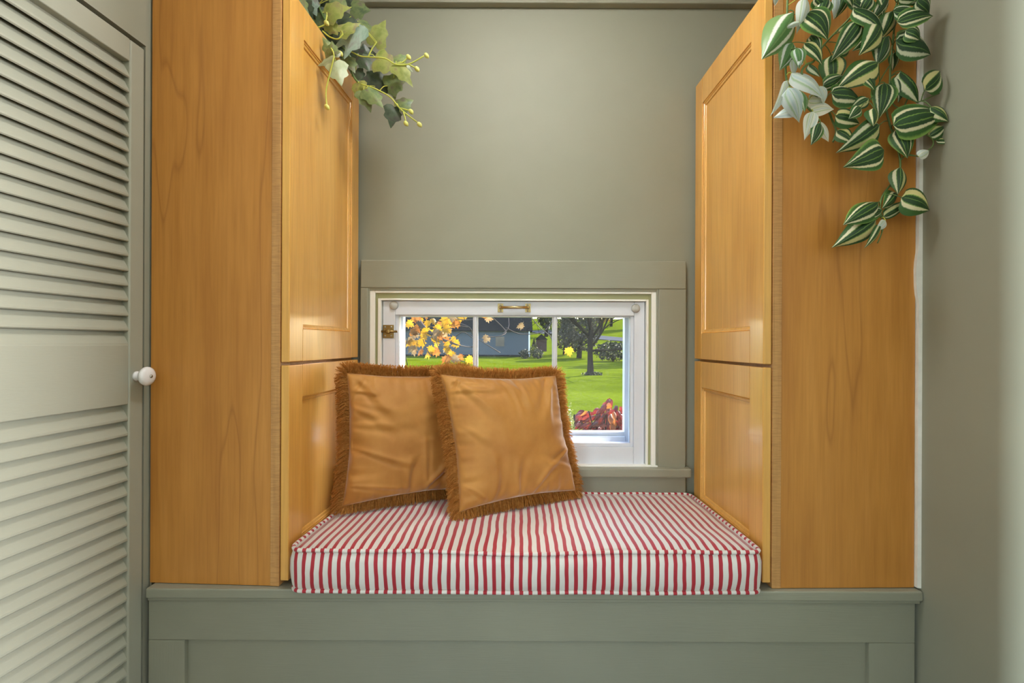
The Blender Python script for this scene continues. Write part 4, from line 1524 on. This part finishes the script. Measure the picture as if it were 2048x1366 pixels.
# ---- maple branch with yellow leaves close to the window
M['maple_y'] = thin_mat('yellow_maple_leaf', [out(226, 160, 30, 0.32), out(246, 200, 60, 0.32)], 0.55, 0.5, None, 2.0, 0.2)
M['maple_o'] = thin_mat('orange_maple_leaf', [out(186, 104, 34, 0.32), out(220, 158, 80, 0.32)], 0.55, 0.45, None, 2.0, 0.2)
M['maple_b'] = thin_mat('tan_maple_leaf', [out(176, 132, 84, 0.32), out(222, 196, 150, 0.32)], 0.6, 0.4, None, 2.0, 0.2)
MAPLE = [(0, 0), (0.10, 0.10), (0.34, 0.02), (0.30, 0.16), (0.50, 0.30), (0.38, 0.36), (0.52, 0.62), (0.30, 0.54), (0.22, 0.60), (0.26, 0.80), (0.12, 0.76), (0, 1.0)]


def maple_mesh(curl, mat):
    rim = MAPLE + [(-x, y) for x, y in MAPLE[-2:0:-1]]
    vs = [(0, 0.35, 0)]
    n = len(rim)
    for x, y in rim:
        vs.append((x * 0.55, 0.35 + (y - 0.35) * 0.55, -curl * 0.3 * x * x))
    for x, y in rim:
        vs.append((x, y, -curl * (x * x + 0.5 * (y - 0.35) ** 2)))
    fs = []
    for i in range(n):
        j = (i + 1) % n
        fs += [(0, 1 + i, 1 + j), (1 + i, 1 + n + i, 1 + n + j, 1 + j)]
    me = bpy.data.meshes.new('leaf')
    me.from_pydata(vs, [], fs)
    me.materials.append(mat)
    return me


MP = [maple_mesh(c, M[k]) for k in ('maple_y', 'maple_y', 'maple_o', 'maple_b') for c in (0.6, -0.5)]
rm = random.Random(12)
YM = 4.6
mt_ = empty('maple_tree', (-4.6, 5.2, G(-4.6, 5.2)))
tag(mt_, 'maple with yellow autumn leaves reaching in front of the left pane', 'tree')
limb = smooth_path([Vector((-4.6, 5.2, 2.3)), Vector((-2.6, 4.9, 2.0)), P(800, 560, YM), P(835, 640, YM), P(870, 672, YM), P(915, 690, YM)], 5)
wpart('trunk', MB().tube([(-4.6, 5.2, G(-4.6, 5.2) - 0.1), (-4.62, 5.2, 1.0), (-4.6, 5.2, 2.6), (-4.5, 5.3, 4.5)], [0.16, 0.13, 0.11, 0.05], 8), M['bark'], mt_, smooth=True)
wpart('branch', MB().tube(limb, [0.05 * (1 - i / len(limb)) + 0.006 for i in range(len(limb))], 6), M['twig'], mt_, smooth=True)
for s in ([(835, 640), (850, 690), (862, 712)], [(870, 672), (880, 700), (905, 716), (930, 724)], [(850, 655), (900, 650), (940, 655)], [(800, 600), (860, 625), (930, 640), (960, 634)],
          [(915, 690), (940, 694), (955, 690)], [(890, 640), (935, 652), (945, 668)], [(900, 626), (960, 620), (1010, 660), (1000, 672), (975, 674)],
          [(1010, 600), (1018, 650), (1005, 668)], [(1040, 600), (1075, 650), (1100, 672), (1105, 690)], [(820, 660), (810, 700), (815, 730)],
          [(1012, 655), (1040, 668), (1085, 664), (1105, 640)], [(905, 680), (925, 664), (945, 676)], [(930, 640), (925, 628)], [(940, 668), (975, 690), (1000, 705)]):
    pts = smooth_path([P(a, b, YM + rm.uniform(-0.15, 0.15)) for a, b in s], 4)
    wpart('twig', MB().tube(pts, 0.0045, 4), M['twig'], mt_, smooth=True)
spots = [(822, 640), (838, 636), (852, 632), (864, 642), (846, 650), (830, 658), (818, 668), (826, 680), (842, 672), (856, 662), (870, 655), (880, 648), (878, 664), (864, 678),
         (850, 686), (836, 690), (824, 696), (872, 690), (884, 682), (892, 670), (900, 660), (910, 640), (918, 648), (905, 632), (895, 640), (888, 632), (868, 700), (880, 706), (900, 700),
         (908, 708), (916, 716), (902, 720), (890, 716), (845, 703), (862, 708), (926, 724), (934, 718), (918, 638), (930, 634), (812, 650), (816, 684), (858, 646), (874, 672),
         (842, 640), (900, 690), (866, 664), (848, 664), (834, 670), (886, 658), (892, 700), (976, 676), (970, 640), (1048, 654), (958, 634), (1136, 700), (910, 678), (920, 690)]
for k, (a, b) in enumerate(spots):
    Y = YM + rm.uniform(-0.25, 0.25)
    p0 = P(a, b - 6, Y)
    an = rm.uniform(-1.3, 1.3)
    sz = rm.uniform(0.075, 0.12)
    d = Vector((math.sin(an), rm.uniform(-0.3, 0.3), -math.cos(an))).normalized()
    obj('leaf', MP[rm.choice([0, 0, 1, 1, 2, 3, 4, 5, 6, 7]) if k > 6 else rm.choice([4, 5, 0])], None, mt_, mw=leaf_matrix(p0, p0 + d * sz, sz * 0.95, rm, 0.9))

# ---- red-leaved shrub and small-leaved shrub under the window
M['red_a'] = thin_mat('crimson_leaf', [out(150, 36, 40, 0.32), out(196, 70, 66, 0.32)], 0.5, 0.4, None, 2.0, 0.4)
M['red_b'] = thin_mat('dark_red_leaf', [out(92, 24, 34, 0.32), out(140, 44, 48, 0.32)], 0.5, 0.35, None, 2.0, 0.4)
M['red_c'] = thin_mat('orange_red_leaf', [out(206, 110, 56, 0.32), out(224, 150, 74, 0.32)], 0.5, 0.45, None, 2.0, 0.4)
RL = [ovate_mesh('leaf', c, f, M[k], 4, 6) for k in ('red_a', 'red_b', 'red_a', 'red_c') for c, f in ((0.25, 0.3), (0.4, 0.2))]
rs = random.Random(44)
YR = 2.75
rc = P(1220, 838, YR)
shrub = empty('red_shrub', (rc.x, YR, G(rc.x, YR)))
tag(shrub, 'crimson leaved autumn shrub just outside the right pane', 'shrub')
for k in range(9):
    top = rc + Vector((rs.uniform(-0.16, 0.22), rs.uniform(-0.1, 0.15), rs.uniform(-0.05, 0.06)))
    wpart('stem', MB().tube(smooth_path([Vector((rc.x + rs.uniform(-.1, .1), YR, G(rc.x, YR) - 0.05)), (Vector((rc.x, YR, 0.1)) + top) / 2 + Vector((rs.uniform(-.08, .08), 0, -0.1)), top], 4), 0.0035, 5), M['bark'], shrub, smooth=True)
for k in range(290):
    th = rs.uniform(0, math.pi * 2)
    rr_ = math.sqrt(rs.random())
    x = rc.x + 0.03 + rr_ * math.cos(th) * 0.23
    yy = YR + rr_ * math.sin(th) * 0.14
    dome = 0.105 * (1 - rr_ ** 2) + 0.02 * math.sin(x * 40)
    z = rc.z + dome - rs.random() ** 1.3 * 0.20
    p0 = Vector((x, yy, z))
    d = Vector((math.cos(th) * 0.9 + rs.gauss(0, 0.35), rs.gauss(-0.2, 0.3), -0.55 + rs.gauss(0, 0.2))).normalized()
    sz = rs.uniform(0.045, 0.080)
    obj('leaf', RL[rs.randrange(8) if rs.random() < 0.4 else rs.randrange(6)], None, shrub, mw=leaf_matrix(p0, p0 + d * sz, sz * 0.46, rs, 1.0))
M['bushgreen'] = thin_mat('small_yellow_green_leaves', [out(120, 138, 62, 0.32), out(196, 204, 128, 0.32)], 0.35, 0.45, None, 30.0, 0.6)
gc = P(1135, 836, 2.42)
gs = empty('leafy_shrub', (gc.x, 2.42, G(gc.x, 2.42)))
tag(gs, 'small-leaved yellow-green shrub left of the crimson shrub', 'shrub')
for k in range(7):
    top = gc + Vector((rs.uniform(-0.3, 0.3), rs.uniform(-0.1, 0.1), rs.uniform(-0.1, 0.02)))
    wpart('stem', MB().tube([(gc.x + rs.uniform(-.1, .1), 2.42, G(gc.x, 2.42) - 0.05), (gc.x + (top.x - gc.x) * 0.6, 2.42, 0.2), top], 0.005, 5), M['bark'], gs, smooth=True)
tag(wpart('foliage', crown_mb(gc + Vector((-0.05, 0.0, -0.25)), 0.13, 0.12, 0.34, 5200, 0.0075, rs), M['bushgreen'], gs, fix=False), kind='stuff')
